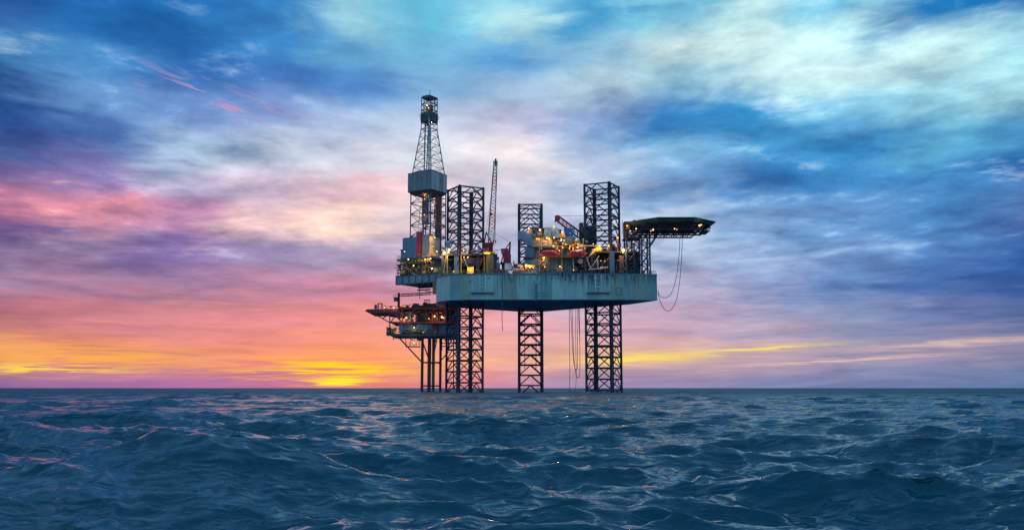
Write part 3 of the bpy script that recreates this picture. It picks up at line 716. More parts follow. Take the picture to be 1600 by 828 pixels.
for x0, x1 in ((698, 699.6), (720, 721.2), (756, 757.2)): jl.rbox('column', x0, 399.2, x1, 427, 325.3, .5, YELL)
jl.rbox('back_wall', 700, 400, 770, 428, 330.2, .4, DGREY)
jl.strut('diagonal_pipe', jl.P(697, 400, 325.4), jl.P(693, 428, 325.4), .2, PIPE); jl.strut('diagonal_pipe', jl.P(725, 404, 325.4), jl.P(731, 418, 325.4), .16, PIPE)
jl.rbox('gear_case', 722, 402.5, 752, 416, 326.6, 3, DGREY); jl.rbox('winch_frame', 730, 417, 740, 428, 324.3, 1.6, YELL)
jl.rbox('vent_cabinet', 696.5, 376.5, 703, 395.8, 326, 2, BLUEG)
for x in (728, 737, 746, 754): jl.rbox('leg_guide', x, 388, x + 3.5, 396.5, 325.4 + (x % 3), 1.2, random.choice((WHITEP, GREYP, ORAN)))
greeble(jl, 690, 775, 401, 424, 325.4, 3.5, 46, (ORAN, DGREY, BLUEG2, OLIVE, REDD, PIPE, NAVY), ('service_pipe', 'service_pipe', 'motor_box', 'junction_box', 'air_tank'))
greeble(jl, 690, 776, 389, 396, 326, 6, 22, (ORAN, DGREY, WHITEP, GREYP, REDD), ('service_pipe', 'motor_box', 'junction_box'))
for px, py, r_, pw, wh, Y in ((694, 395, .75, 500, True, 325), (701.8, 390.5, .62, 420, True, 325.2), (701.8, 395, .3, 0, False, 325.2), (724.5, 391.5, .4, 200, False, 325.2), (724, 388, .25, 0, False, 325.2), (735, 419.3, .5, 260, False, 324), (725, 401.6, .28, 40, True, 325), (731, 402, .34, 60, True, 325), (709, 424, .3, 90, False, 323.5)): jl.lamp(px, py, Y, r_, pw, wh)

# ------------------------------------------------------------------ main crane
def boom(T, base, tip, w0, w1, bands, n_seg, chord_r, brace_r, wdir=Vector((1, 0, 0)), head=None):
    base, tip = Vector(base), Vector(tip); ax = (tip - base); side = (wdir - ax.normalized() * wdir.dot(ax.normalized())).normalized(); up = ax.normalized().cross(side)
    def sec(t):
        w = (w0 + (w1 - w0) * t) * (min(1, t * 5 + .35)) / 2; c = base + ax * t
        return [c - side * w - up * w, c + side * w - up * w, c + side * w + up * w, c - side * w + up * w]
    for i in range(n_seg):
        t0, t1 = i / n_seg, (i + 1) / n_seg; mat = next(m for lim, m in bands if (t0 + t1) / 2 <= lim)
        a, b = sec(t0), sec(t1)
        for k in range(4):
            T.strut('boom_chord', a[k], b[k], chord_r, mat, 5)
            k2 = (k + 1) % 4
            T.strut('boom_brace', a[k] if i % 2 else a[k2], b[k2] if i % 2 else b[k], brace_r, mat, 4)
crane = deck_thing('pedestal_crane', 'tall pedestal crane with banded red and white boom raised nearly upright', 'crane', 766, 326)
cY = 324.2
crane.add('pedestal', MB().tube(crane.P(765.5, 428, cY), crane.P(765.5, 396.8, cY), 1.35, 14), OLIVE)
crane.add('slew_ring', MB().tube(crane.P(765.5, 397, cY), crane.P(765.5, 394.2, cY), 1.9, 14), YELL)
crane.rbox('machinery_house', 756, 379, 770, 393.5, cY - 1.2, 4, REDD)
crane.rbox('operator_cab', 757, 388, 764, 394.3, cY - 2.6, 1.38, REDP)
crane.rbox('cab_window', 757.8, 389, 763.2, 391.6, cY - 2.66, .05, GLASS)
lp = crane.rbox('lit_walkway', 755.5, 393.8, 766, 396.6, cY - 2.8, 1.2, YELL)
for a, b in (((757, 379), (759.5, 363)), ((768, 379), (759.5, 363))):
    crane.strut('gantry_leg', crane.P(*a, cY - .6), crane.P(*b, cY + 1), .22, REDD); crane.strut('gantry_leg', crane.P(*a, cY + 2), crane.P(*b, cY + 1), .22, REDD)
boom(crane, crane.P(766.5, 391, cY - .8), crane.P(774.3, 252, cY - 3), 2.3, 1.1, ((.10, REDD), (.24, GREYP), (.46, REDP), (.64, GREYP), (.84, REDP), (.95, GREYP), (2, NAVY)), 26, .19, .10)
crane.add('boom_tip_sheave', MB().box(crane.P(773.1, 258, cY - 3.4), crane.P(775.8, 249, cY - 2.4)), NAVY)
crane.add('hoist_sheave', MB().tube(crane.P(766.8, 335, cY - 2.9), crane.P(766.8, 335, cY - 1.2), .55, 10), REDP)
crane.strut('luffing_cable', crane.P(759.5, 363, cY + 1), crane.P(773.6, 256, cY - 2.6), .05, NAVY, 4)
crane.strut('hoist_cable', crane.P(774.8, 251, cY - 3), crane.P(774.2, 376, cY - 3), .04, NAVY, 4)
crane.add('hook_block', MB().box(crane.P(773.5, 379.6, cY - 3.2), crane.P(775.3, 375.8, cY - 2.7)), NAVY)
for k in range(6): crane.rbox('ladder_rung', 771.5, 366 + k * 5, 773, 366.5 + k * 5, cY - .5, .1, GREYP)
crane.lamp(758.5, 395.2, cY - 2.9, .32, 120, False); crane.lamp(763.5, 395.4, cY - 2.9, .32, 100, True)

rc = deck_thing('slewing_crane', 'small crimson crane house with a raised back gantry and no boom showing', 'crane', 792, 336)
rY = 336
rc.add('pedestal', MB().tube(rc.P(789, 430, rY + 1), rc.P(789, 411, rY + 1), 1.2, 12), REDD)
rc.rbox('platform', 781.5, 409.5, 792, 412, rY - .5, 3, REDD)
rc.rbox('machinery_house', 786.4, 397, 798.4, 410.2, rY, 3.4, REDP)
a = [rc.P(x, y, rY + .3) for x, y in ((782, 388.5), (794, 388), (794, 396.8), (784, 396.8))]
rc.add('operator_cab', MB().prism_y([(p.x, p.z) for p in a], a[0].y, a[0].y + 2.6), REDP)
rc.rbox('cab_window', 783.4, 390.8, 787.6, 395, rY + .24, .05, BLUEG)
g1 = [rc.P(x, y, rY + .5) for x, y in ((793.4, 397), (797.4, 397), (798.4, 377.5), (796.2, 377.8))]
rc.add('back_gantry', MB().prism_y([(p.x, p.z) for p in g1], g1[0].y, g1[0].y + .5), REDP)
rc.add('back_gantry', MB().prism_y([(p.x, p.z) for p in g1], g1[0].y + 2.1, g1[0].y + 2.6), REDP)
rc.strut('gantry_strut', rc.P(790.5, 388, rY + .6), rc.P(796.5, 379, rY + .6), .2, REDP); rc.strut('gantry_strut', rc.P(790.5, 388, rY + 2.4), rc.P(796.5, 379, rY + 2.4), .2, REDP)
rc.strut('boom_stay', rc.P(796.5, 378.5, rY + 1.4), rc.P(774.5, 365, rY - 6), .05, NAVY, 4)
rc.strut('knuckle', rc.P(786.5, 397, rY + .3), rc.P(783.5, 409.8, rY + .3), .25, REDP)

# ------------------------------------------------------------------ deck cargo between the legs
wc_ = deck_thing('cargo_container', 'white cargo container on deck under the small crimson crane', 'container', 794, 328)
for q in range(4): wc_.rbox('side_panel', 788.6 + q * 2.95, 411.6, 791.4 + q * 2.95, 420.6, 327 + .05 * (q % 2), 2.4 - .05 * (q % 2), WHITEP)
wc_.rbox('frame', 788.4, 420.7, 800.6, 421.6, 326.9, 2.5, GREYP); wc_.rbox('frame', 788.4, 410.9, 800.6, 411.5, 326.9, 2.5, GREYP)
wb = deck_thing('cargo_basket', 'low white cargo basket on deck below the white container', 'basket', 792, 325)
wb.rbox('basket_floor', 789, 424.6, 796, 426.2, 324, 2, GREYP)
for xx in (789, 791.2, 793.4, 795.4): wb.rbox('basket_post', xx, 421.8, xx + .6, 424.5, 324, .15, WHITEP)
wb.rbox('basket_rail', 789, 421.4, 796, 421.75, 324, .18, WHITEP)
tk = deck_thing('storage_tank', 'upright teal storage tank on deck between the two cranes', 'tank', 775, 329)
tk.add('vessel', MB().tube(tk.P(775.3, 427, 330), tk.P(775.3, 412, 330), 1.35, 16), BLUEG); tk.add('dome', MB().ball(tk.P(775.3, 412, 330), 1.35, 16, 8, 1, 1, .5), BLUEG)
tk.rbox('access_platform', 770, 401.6, 780, 402.8, 329, 2.5, DGREY)
for xx in (770.6, 779): tk.strut('platform_post', tk.P(xx, 403, 330), tk.P(xx, 427, 330), .14, DGREY)
pr = deck_thing('pipe_rack', 'rack of red and orange pipe ends on deck left of the white container', 'pipe rack', 777, 323.5)
for i in range(7):
    for j in range(3): pr.strut('drill_pipe', pr.P(770 + i * 2.4 + (j % 2) * 1.1, 426 - j * 2.4, 323.2), pr.P(770 + i * 2.4 + (j % 2) * 1.1, 426 - j * 2.4, 323.2) + Vector((0, 9, 0)), .26, (ORAN, REDP, REDD, BRONZE)[(i + j) % 4], 8)
for xx in (768.6, 787): pr.rbox('stanchion', xx, 417, xx + .9, 427.6, 323.2, .4, ORAN)
eq = deck_thing('mud_pump_skid', 'cluttered yellow and rust pump skid beside the rear leg foot', 'pump skid', 810, 326)
greeble(eq, 801, 826, 413, 425, 324.5, 4, 30, (ORAN, YELL, DGREY, GREYP, REDD, OLIVE), ('service_pipe', 'pump_case', 'valve_box', 'pressure_tank'))
eq.rbox('skid_base', 800.5, 424.6, 828, 427.2, 324.3, 4.5, DGREY); eq.rbox('frame_post', 802, 408, 804, 425, 326, .6, BRONZE)
eq.lamp(822, 415, 324, .6, 380, True); eq.lamp(828, 418, 324, .45, 320, False); eq.lamp(833, 418.2, 324, .38, 0, False)
eq.add('lamp_hood', MB().box(*eq.rect(824.5, 414.2, 836, 416.6, 323.6, 1.4)), YELL)

# ------------------------------------------------------------------ accommodation block
DKTEAL = paint('dark_teal_wall_paint', (.05, .12, .17), .5)
acc = deck_thing('accommodation_block', 'blue grey accommodation block with lamp lit recesses behind the lifeboats', 'living quarters', 858, 330)
aY = 328.0
def apoly(name, pts, Y, depth, mat, label=None):
    q = [acc.P(x, y, Y) for x, y in pts]; return acc.add(name, MB().prism_y([(p.x, p.z) for p in q], q[0].y, q[0].y + depth), mat, None, label)
acc.rbox('core', 836, 371, 899, 430, aY + 2.2, 12, BLUEG2)
apoly('stair_duct', [(809, 361.6), (818, 360.4), (824.5, 363.5), (831.3, 369), (831.3, 384.5), (824.5, 384), (820.2, 376.5), (809.4, 373.6)], aY - 1, 3, BLUEG2, 'sloping blue enclosed stair at the left end')
acc.rbox('upper_block', 831.5, 357, 850.5, 370, aY + 1.6, 9, BLUEG2); acc.rbox('roof_slab', 830, 356, 851.5, 357.2, aY + .4, 11, DGREY)
apoly('upper_wall', [(850.8, 356), (858, 355), (868, 355.5), (878, 359.2), (878, 371.2), (850.8, 370.4)], aY - .2, 7, BLUEG)
for k, xx in enumerate((856, 861.5, 867, 872.5)): acc.rbox('wall_rib', xx, 357 + k * .5, xx + .5, 370.5, aY - .28, .07, BLUEG2)
acc.rbox('upper_wall', 878.2, 369, 899, 384, aY + .2, 4, BLUEG2)
for x0, x1 in ((833, 837), (838, 842), (845, 849.5), (874, 877)): acc.rbox('window', x0, 360, x1, 365, aY + 1.5 if x0 < 850 else aY - .3, .09, GLASS)
acc.rbox('roof_unit', 826.5, 356.6, 831, 366.5, aY - .6, 2, ORAN); acc.rbox('roof_unit', 839, 362, 847, 368.5, aY + .6, .98, BRONZE); acc.rbox('roof_unit', 877, 364, 883, 370.5, aY - 1, 1.15, ORAN)
for q in range(5): acc.rbox('balcony_wall', 831.6 + q * 6.4, 371, 837.7 + q * 6.4, 383.6, aY + .9 + .04 * (q % 2), .5, BEIGE)
acc.rbox('balcony_floor', 831, 383.8, 879, 385.4, aY - 1.5, 3.6, BEIGE); acc.rbox('balcony_roof', 831, 369.6, 864, 370.8, aY - 1.0, 2, DGREY)
for xx in (832, 839, 847.5, 856, 862.5): acc.rbox('balcony_post', xx, 371, xx + .6, 383.7, aY - 1.4, .15, BRONZE)
u = acc.rect(831, 383.8, 879, 385.4, aY - 1.5, 3.6); rail(acc, [(u[0][0], u[0][1] + .06, u[1][2]), (u[1][0], u[0][1] + .06, u[1][2])], ORAN, 1.05, 1.3, 'balcony_rail')
apoly('side_wall', [(820.4, 385.6), (833.6, 385.6), (833.6, 402), (820.4, 402)], aY - .6, 6, BLUEG2)
acc.rbox('recess_frame', 833.8, 385.5, 835.2, 402, aY - .6, 1.2, BRONZE); acc.rbox('recess_back', 835, 386, 843, 402, aY + 1.6, .4, BEIGE)
acc.rbox('mid_floor', 818, 402.2, 893, 403.4, aY - 1.6, 5.5, DGREY)
acc.rbox('lower_wall', 820, 403.6, 840, 428, aY - .4, 3, BLUEG2)
for q in range(6): acc.rbox('lower_wall', 853 + q * 6.8, 403.6, 859.6 + q * 6.8, 427, aY - .5 + .05 * (q % 2), 3, DKTEAL)
acc.rbox('stairwell', 840.5, 404, 852.6, 415.2, aY + 1.4, .5, BEIGE)
for k in range(6): acc.rbox('stair_tread', 841.5 + k * 1.7, 413.6 - k * 1.5, 843.5 + k * 1.7, 414.1 - k * 1.5, aY - .2, 1.4, ORAN)
acc.rbox('lower_floor', 820, 415.6, 852, 416.6, aY - 1, 3, BRONZE); acc.rbox('lower_panel', 822, 416.8, 852.4, 428, aY - .2, 1, DGREY)
for xx, m_ in ((895, BEIGE), (913.5, BRONZE), (868, BRONZE), (842, BEIGE), (877, ORAN)): acc.rbox('davit_post', xx, 386 if xx > 890 or xx == 842 else 384.5, xx + 1.6, 424, 325.6, .5, m_)
for xx in (846, 871, 890, 914): 
    acc.strut('davit_arm', acc.P(xx, 385.5, 326), acc.P(xx, 390, 323.2), .2, YELL)
acc.rbox('boat_deck', 841, 401.3, 920, 402.1, 324.6, 4.5, BRONZE)
acc.rbox('boat_deck_roof', 843, 386.2, 918, 387.2, 326, 3, OLIVE)
greeble(acc, 866, 918, 374, 388, 326, 3, 60, (YELL, ORAN, OLIVE, BEIGE, DGREY, YELL), ('service_pipe', 'vent_box', 'motor_box', 'air_tank', 'service_pipe'))
greeble(acc, 893, 918, 402, 424, 326, 3, 26, (DGREY, OLIVE, BRONZE, NAVY, BLUEG2), ('service_pipe', 'vent_box', 'motor_box'))
acc.add('hose_reel', MB().tube(acc.P(907, 408, 325.4), acc.P(907, 408, 326.4), .95, 16), GREYP)
acc.rbox('lower_wall', 893.5, 404, 919, 428, aY + 2, 2, DGREY)
for px, py, r_, pw, wh, Y in ((826.3, 357.5, .42, 120, True, 326.6), (843.6, 359.6, .55, 240, True, 327), (878.5, 362.6, .48, 180, True, 326.5), (839, 373.2, .5, 420, False, 327.5), (842.2, 373.4, .45, 0, False, 327.5), (854.5, 372.4, .5, 420, False, 327.5), (858, 372.8, .5, 0, False, 327.5), (865.6, 371.4, .45, 260, False, 326.5), (877, 374, .36, 160, True, 326.5), (864.8, 384.4, .42, 160, True, 325), (874, 391.6, .28, 60, True, 323), (879.4, 387, .26, 60, True, 324),
                              (849.5, 405.6, .4, 300, False, 327.4), (851.3, 417, .28, 60, True, 326), (875, 416.3, .34, 120, True, 325.8), (896.3, 421.5, .24, 60, True, 325), (902.5, 386.5, .5, 320, False, 324.6), (903, 381.5, .36, 120, False, 324.8), (900, 375, .25, 80, True, 325), (884, 381.5, .3, 100, False, 325), (891, 384.5, .3, 100, False, 325), (865.5, 353.5, .3, 60, True, 328)): acc.lamp(px, py, Y, r_, pw, wh)

def lifeboat(x0, x1, y0, y1, label):
    Y = 322.6
    c = W((x0 + x1) / 2, y1, Y); T = Thing('lifeboat', label, 'lifeboat', (c.x, Y + 1.4, c.z), 0, 'enclosed lifeboats slung along the boat deck')
    a, b = T.P(x0, (y0 + y1) / 2, Y), T.P(x1, (y0 + y1) / 2, Y); Ln = b.x - a.x; H_ = T.P(0, y0, Y).z
    def shell(secs, zf, n=14):
        m_ = MB(); ns = len(secs); vs = []
        for t, w in secs:
            x = a.x + Ln * t
            for k in range(n):
                al = 2 * math.pi * k / n; vs.append((x, w * 1.45 * math.cos(al), zf(t, math.sin(al), w)))
        fs = [(i * n + k, (i + 1) * n + k, (i + 1) * n + (k + 1) % n, i * n + (k + 1) % n) for i in range(ns - 1) for k in range(n)]
        fs += [tuple(range(n - 1, -1, -1))[::-1], tuple(range((ns - 1) * n, ns * n))]
        return m_.raw(vs, fs)
    prof = [(0, .06), (.06, .42), (.16, .78), (.3, .97), (.5, 1), (.7, .97), (.84, .78), (.94, .42), (1, .06)]
    hullz = lambda t, s, w: H_ * (.46 + (.46 * w ** .6 * s if s < 0 else .08 * s) + .10 * (2 * t - 1) ** 2)
    T.add('boat_hull', shell(prof, hullz), BOAT)
    canp = [(.09, .15), (.15, .45), (.27, .8), (.36, .88), (.5, .9), (.64, .88), (.73, .8), (.85, .45), (.91, .15)]
    T.add('canopy', shell(canp, lambda t, s, w: H_ * (.52 + .48 * max(s, -.1) * w ** .8)), BOAT)
    T.add('rubbing_strake', MB().box((a.x + Ln * .05, -1.5, H_ * .50), (b.x - Ln * .05, -1.38, H_ * .56)), REDD)
    for t in (.28, .42, .56, .70): T.add('porthole', MB().tube((a.x + Ln * t, -1.20, H_ * .70), (a.x + Ln * t, -1.33, H_ * .68), .16, 8), GLASS)
    T.add('hatch', MB().box((a.x + Ln * .76, -.5, H_ * .86), (a.x + Ln * .84, .5, H_ * 1.02)), REDP)
    for t in (.15, .85): T.strut('fall_cable', (a.x + Ln * t, 0, H_ * .8), (a.x + Ln * t, .3, H_ * 1.55), .06, NAVY, 4)
    return T
lifeboat(841.6, 875.4, 389.6, 401.2, 'red enclosed lifeboat under the stairs balcony, left of its twin')
lifeboat(886.8, 917.6, 389.8, 400.6, 'red enclosed lifeboat below the yellow machinery, nearer the right leg')

rb = Thing('blue_container', 'royal blue container with a white emblem on the accommodation roof', 'container', (W(889, 378, aY + 2).x, aY + 2, W(889, 378, aY + 2).z))
for q in range(4): rb.rbox('side_panel', 882 + q * 3.4, 358, 885.2 + q * 3.4, 377, aY + 1 + .05 * (q % 2), 3, ROYAL)
rb.rbox('roof', 881.6, 356.4, 895.8, 357.8, aY + .9, 3.3, ROYAL); rb.rbox('corner_post', 894.6, 352.5, 895.9, 356.3, aY + .9, .4, NAVY)
em = rb.P(891.2, 364.5, aY + .97); rb.add('emblem', MB().ball((em.x, em.y, em.z), .34, 10, 6, 1.25, .12, .6), GREYP)

# ------------------------------------------------------------------ folded crane at the right leg
fc = deck_thing('knuckle_boom_crane', 'lattice crane with dark house, boom lowered left over the blue container', 'crane', 918, 340)
fY = 341
fc.add('pedestal', MB().tube(fc.P(918, 430, fY + 1), fc.P(918, 386, fY + 1), 1.6, 14), DGREY)
fc.rbox('machinery_house', 912.2, 354, 928, 386, fY - 1, 5, NAVY); fc.rbox('machinery_house', 905.5, 348, 911.9, 383, fY - .5, 3, BRONZE)
fc.rbox('house_roof', 913.5, 314.8 + 21, 924, 337.2, fY + .4, 1.4, REDP)
for a, b in (((914, 354), (917, 337)), ((926, 354), (922, 337))): fc.strut('gantry_leg', fc.P(*a, fY), fc.P(*b, fY + 1), .25, NAVY)
fc.strut('handrail', fc.P(917, 352.8, fY - 3), fc.P(936, 352.8, fY - 3), .15, GREYP, 5)
tip = fc.P(871, 341, fY - 4)
boom(fc, fc.P(911, 371.5, fY - 1), tip, 2.2, 1.7, ((.5, DERR), (2, REDP)), 14, .18, .11, Vector((0, 1, 0)))
fc.add('boom_head', MB().tube(fc.P(871.5, 340, fY - 5), fc.P(871.5, 340, fY - 3), .95, 10).box(fc.P(867.2, 343.5, fY - 4.6), fc.P(874, 337.6, fY - 3.4)), REDP)
fc.strut('jib_strut', fc.P(868, 341, fY - 4), fc.P(867, 347.5, fY - 4), .22, REDD); fc.strut('jib_strut', fc.P(872, 344, fY - 4), fc.P(871.5, 351, fY - 4), .12, DERR)
fc.strut('luffing_cable', fc.P(873, 337.5, fY - 4), fc.P(919, 337.2, fY + 1), .06, NAVY, 4)
fc.strut('hoist_cable', fc.P(868.4, 345, fY - 4), fc.P(868.4, 369, fY - 4), .045, NAVY, 4)

# ------------------------------------------------------------------ right jacking house and yellow machinery
jr = deck_thing('jacking_house', 'jacking house with grey pipework and yellow machinery round the right front leg', 'jacking house', 950, 327)
jr.rbox('upper_deck', 922, 392.4, 998, 394.6, 324.8, 14, DGREY)
jr.rbox('column', 953.2, 393, 960, 427, 323.6, 2, BLUEG2); jr.rbox('column', 977.5, 399, 980.5, 428, 324, 1.6, BLUEG2); jr.rbox('column', 924, 395, 926, 427, 325, 1, DGREY)
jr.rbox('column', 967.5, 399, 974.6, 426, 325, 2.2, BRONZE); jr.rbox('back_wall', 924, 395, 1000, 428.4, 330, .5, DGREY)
for a, b in (((921, 422), (936, 400)), ((919, 421), (950, 419)), ((916, 402), (923, 420)), ((934, 406), (934, 420)), ((937, 418.5), (950, 417)), ((923, 398), (917.5, 404))): jr.strut('galvanised_pipe', jr.P(*a, 324.4), jr.P(*b, 324.4), .2, PIPE)
for a, b in (((906, 383.4), (934, 384.6)), ((934, 384.6), (940, 386))): jr.strut('galvanised_pipe', jr.P(*a, 325.5), jr.P(*b, 325.5), .24, BEIGE)
q = [jr.P(x, y, 324.6) for x, y in ((921, 398), (932, 386), (939, 384.5), (940, 392.2), (930, 392.3), (925.5, 398))]
jr.add('winch_guard', MB().prism_y([(p.x, p.z) for p in q], q[0].y, q[0].y + 1.6), YELL)
jr.rbox('spot_mast', 949, 381, 950.4, 392.3, 325, .4, BRONZE); jr.rbox('spot_mast', 964, 372.5, 966, 392.3, 326, .4, BRONZE)
greeble(jr, 924, 998, 396, 425, 324.6, 4, 70, (DGREY, ORAN, BRONZE, OLIVE, NAVY, DGREY, BLUEG2, NAVY), ('service_pipe', 'service_pipe', 'motor_box', 'junction_box', 'air_tank'))
greeble(jr, 940, 980, 383, 393, 325.5, 5, 22, (ORAN, DGREY, GREYP, REDD, BLUEG2), ('service_pipe', 'motor_box', 'junction_box'))
for px, py, r_, pw, wh, Y in ((936, 384.6, .42, 280, False, 324), (927, 381.6, .3, 80, False, 324.4), (928.5, 390, .36, 120, False, 323.8), (964.8, 371.7, .5, 260, False, 325), (951, 384.5, .46, 220, False, 324.4), (974, 391.4, .8, 520, True, 324), (973.4, 395, .3, 0, False, 324), (945, 408, .22, 60, False, 323.6), (939, 407.6, .22, 40, False, 323.6), (970.5, 388, .22, 0, True, 324)): jr.lamp(px, py, Y, r_, pw, wh)

# ------------------------------------------------------------------ helideck on its tower
hd = deck_thing('helideck', 'octagonal dark helideck with netting, cantilevered right on a lattice tower', 'helideck', 1020, 326)
hY0, hY1 = 313.0, 341.0
ztop = hd.P(1047, 341.2, hY0).z
xl, xr = hd.P(983, 352, 327).x, hd.P(1109, 352, 327).x
cxh, cyh = (xl + xr) / 2, hd.L((0, 327, 0)).y
Rh = (xr - xl) / 2
octo = [(cxh + Rh * math.cos(R(22.5 + 45 * k)) / math.cos(R(22.5)) * .985, cyh + 13.6 * math.sin(R(22.5 + 45 * k)) / math.cos(R(22.5)) * .985) for k in range(8)]
HDARK = paint('helideck_dark_paint', (.03, .12, .125), .6)
hd.add('deck_plate', MB().prism(octo, ztop - .55, ztop), HDARK)
big = [(cxh + (x - cxh) * 1.07, cyh + (y - cyh) * 1.07) for x, y in octo]
for k in range(8):                                   # safety net frames tilted up around the edge
    k2 = (k + 1) % 8; a, b = Vector((*octo[k], ztop - .2)), Vector((*octo[k2], ztop - .2)); a2, b2 = Vector((*big[k], ztop + .25)), Vector((*big[k2], ztop + .25))
    m_ = MB(); nn = 9
    for i in range(nn + 1): m_.tube(a.lerp(b, i / nn), a2.lerp(b2, i / nn), .06, 4)
    for f in (.25, .5, .75, 1.0): m_.tube(a.lerp(a2, f), b.lerp(b2, f), .05, 4)
    m_.raw([a + Vector((0,0,.05)), b + Vector((0,0,.05)), b2 - Vector((0,0,.05)), a2 - Vector((0,0,.05))], [(0, 1, 2, 3)])
    hd.add('safety_net', m_, HDARK)
    hd.strut('net_rim', a2, b2, .16, GREEN, 5)
zl = ztop - 2.9
def inoct(x, y):
    return abs(x - cxh) / Rh + abs(y - cyh) / 13.6 < 1.34
for k in range(9):                                    # girders under the deck
    x = xl + (xr - xl) * (k + .5) / 9
    w = 13.6 * (1 - max(0, abs(x - cxh) / Rh - .414) / .586 * .55) * .9
    hd.add('floor_beam', MB().box((x - .12, cyh - w, ztop - 1.3), (x + .12, cyh + w, ztop - .56)), NAVY)
for yy in (-9, -3, 3, 9):
    y = cyh + yy; hw = Rh * (.98 if abs(yy) < 6 else .80)
    xs = [cxh - hw + 2 * hw * i / 12 for i in range(13)]
    hd.strut('truss_chord', (xs[0], y, zl), (xs[-2], y, zl), .30, NAVY); hd.strut('truss_chord', (xs[0], y, ztop - 1.35), (xs[-1], y, ztop - 1.35), .2, NAVY)
    for i in range(12):
        hd.strut('truss_web', (xs[i], y, zl), (xs[i] + (xs[1] - xs[0]) / 2, y, ztop - 1.35), .16, NAVY, 5); 
        if i < 11: hd.strut('truss_web', (xs[i] + (xs[1] - xs[0]) / 2, y, ztop - 1.35), (xs[i + 1], y, zl), .12, NAVY, 5)
for i in range(7):
    x = cxh - Rh * .8 + 1.6 * Rh * i / 6.6; hd.strut('cross_girder', (x, cyh - 9, zl), (x, cyh + 9, zl), .16, NAVY)
hd.add('end_walkway', MB().box((xr - 3.4, cyh - 4, zl + .2), (xr - .8, cyh + 4, zl + .4)), NAVY); rail(hd, [(xr - .9, cyh - 4, zl + .4), (xr - .9, cyh + 4, zl + .4)], NAVY)
rail(hd, [(xr - 3.4, cyh - 4, zl + .4), (xr - .9, cyh - 4, zl + .4)], NAVY)
# tower
tx = [hd.P(x, 400, 326).x for x in (978, 989.5, 1001.5, 1014)]
ty = (hd.L((0, 323.5, 0)).y, hd.L((0, 330, 0)).y)
for y in ty:
    for x in tx: hd.strut('tower_post', (x, y, -.05), (x, y, zl), .27, NAVY, 6)
    zz = levels(0, zl, 4)
    for i, z in enumerate(zz):
        for k in range(3):
            hd.strut('tower_beam', (tx[k], y, z), (tx[k + 1], y, z), .14, NAVY, 5)
            if i < 4:
                hd.strut('tower_brace', (tx[k], y, z), (tx[k + 1], y, zz[i + 1]), .13, NAVY, 5); hd.strut('tower_brace', (tx[k + 1], y, z), (tx[k], y, zz[i + 1]), .13, NAVY, 5)
for x in tx:
    for z in levels(0, zl, 4)[1:]: hd.strut('tower_beam', (x, ty[0], z), (x, ty[1], z), .14, NAVY, 5)
    zz = levels(0, zl, 4)
    for i in range(4): hd.strut('tower_brace', (x, ty[i % 2], zz[i]), (x, ty[(i + 1) % 2], zz[i + 1]), .12, NAVY, 5)
for y in ty: hd.strut('knee_brace', (tx[3], y, hd.P(1014, 387, 326).z), (hd.P(1029, 373, 326).x, y, zl), .24, NAVY)
hd.rbox('access_stair_tower', 975.5, 346, 983, 368, 325, 4, NAVY); hd.rbox('fire_monitor', 978, 349, 984, 358, 323.6, 1, ORAN); hd.rbox('fire_monitor', 989, 344, 994, 352, 323.6, 1, DGREY)
hd.strut('wind_sock_mast', hd.P(990.5, 352, 324), hd.P(990.5, 342.5, 324), .08, NAVY, 4); hd.strut('wind_sock_mast', hd.P(972.4, 366, 324), hd.P(972.4, 343, 324), .08, NAVY, 4)
hd.rbox('tower_landing', 976, 369.5, 1001, 372, 323, 7.5, NAVY); rail(hd, [hd.P(976, 369.4, 323), hd.P(1000, 369.4, 323)], NAVY)
for px, py, r_, pw, wh, Y in ((980, 353, .42, 200, False, 322), (985, 361, .3, 60, False, 322.4), (994, 357.5, .36, 120, True, 322), (1020.5, 359.2, .42, 220, True, 316.5), (1017, 361, .28, 0, False, 317), (1054, 357.6, .36, 180, False, 316.5), (1093, 352.6, .5, 260, True, 316.6), (1096, 351.4, .35, 0, False, 316.8), (990, 378, .28, 80, True, 322.4), (1057.5, 358.6, .25, 0, False, 316.5)): hd.lamp(px, py, Y, r_, pw, wh)

# ------------------------------------------------------------------ hoses and ropes
def bez(pts, n_=14):
    """smooth curve through points"""
    out = []; P = [pts[0]] + list(pts) + [pts[-1]]
    for i in range(1, len(P) - 2):
        for k in range(n_):
            t = k / n_; a, b, c, d = P[i - 1], P[i], P[i + 1], P[i + 2]
            out.append(.5 * ((2 * b) + (c - a) * t + (2 * a - 5 * b + 4 * c - d) * t * t + (3 * b - a - 3 * c + d) * t ** 3))
    return out + [pts[-1]]
def hose(label, pxs, Y, r, name='hanging_hose', cat='hose', group=None, mat=RUBBER):
    pts = [W(x, y, Y) for x, y in pxs]; T_ = MB(); o = pts[0].copy()
    T_.path([p - o for p in bez(pts)], r, 6)
    ob = bpy.data.objects.new(name, T_.mesh(name, mat)); COL.objects.link(ob); ob.location = o
    ob['label'] = label; ob['category'] = cat
    if group: ob['group'] = group
HG = 'hoses looping down from the helideck'
hose('outer black hose from helideck dipping lowest beside the hull end', [(1066.3, 371), (1065, 400), (1062.5, 435), (1057, 468), (1050, 482), (1043.5, 486), (1036, 480), (1030.5, 468), (1028, 455)], 321, .10, group=HG)
hose('inner black hose from helideck with the shallower loop by hull end', [(1062.5, 371.5), (1060.5, 405), (1056, 437), (1050, 456), (1043, 464), (1036, 465), (1030, 460.5), (1027.8, 452)], 321.4, .10, group=HG)
HU = 'hoses hanging under the hull left of the right leg'
hose('straight thin hose at far left of the bunch under the hull, reaching the sea', [(889.6, 480), (889.8, 520), (890.3, 570), (890, 613)], 352, .11, group=HU)
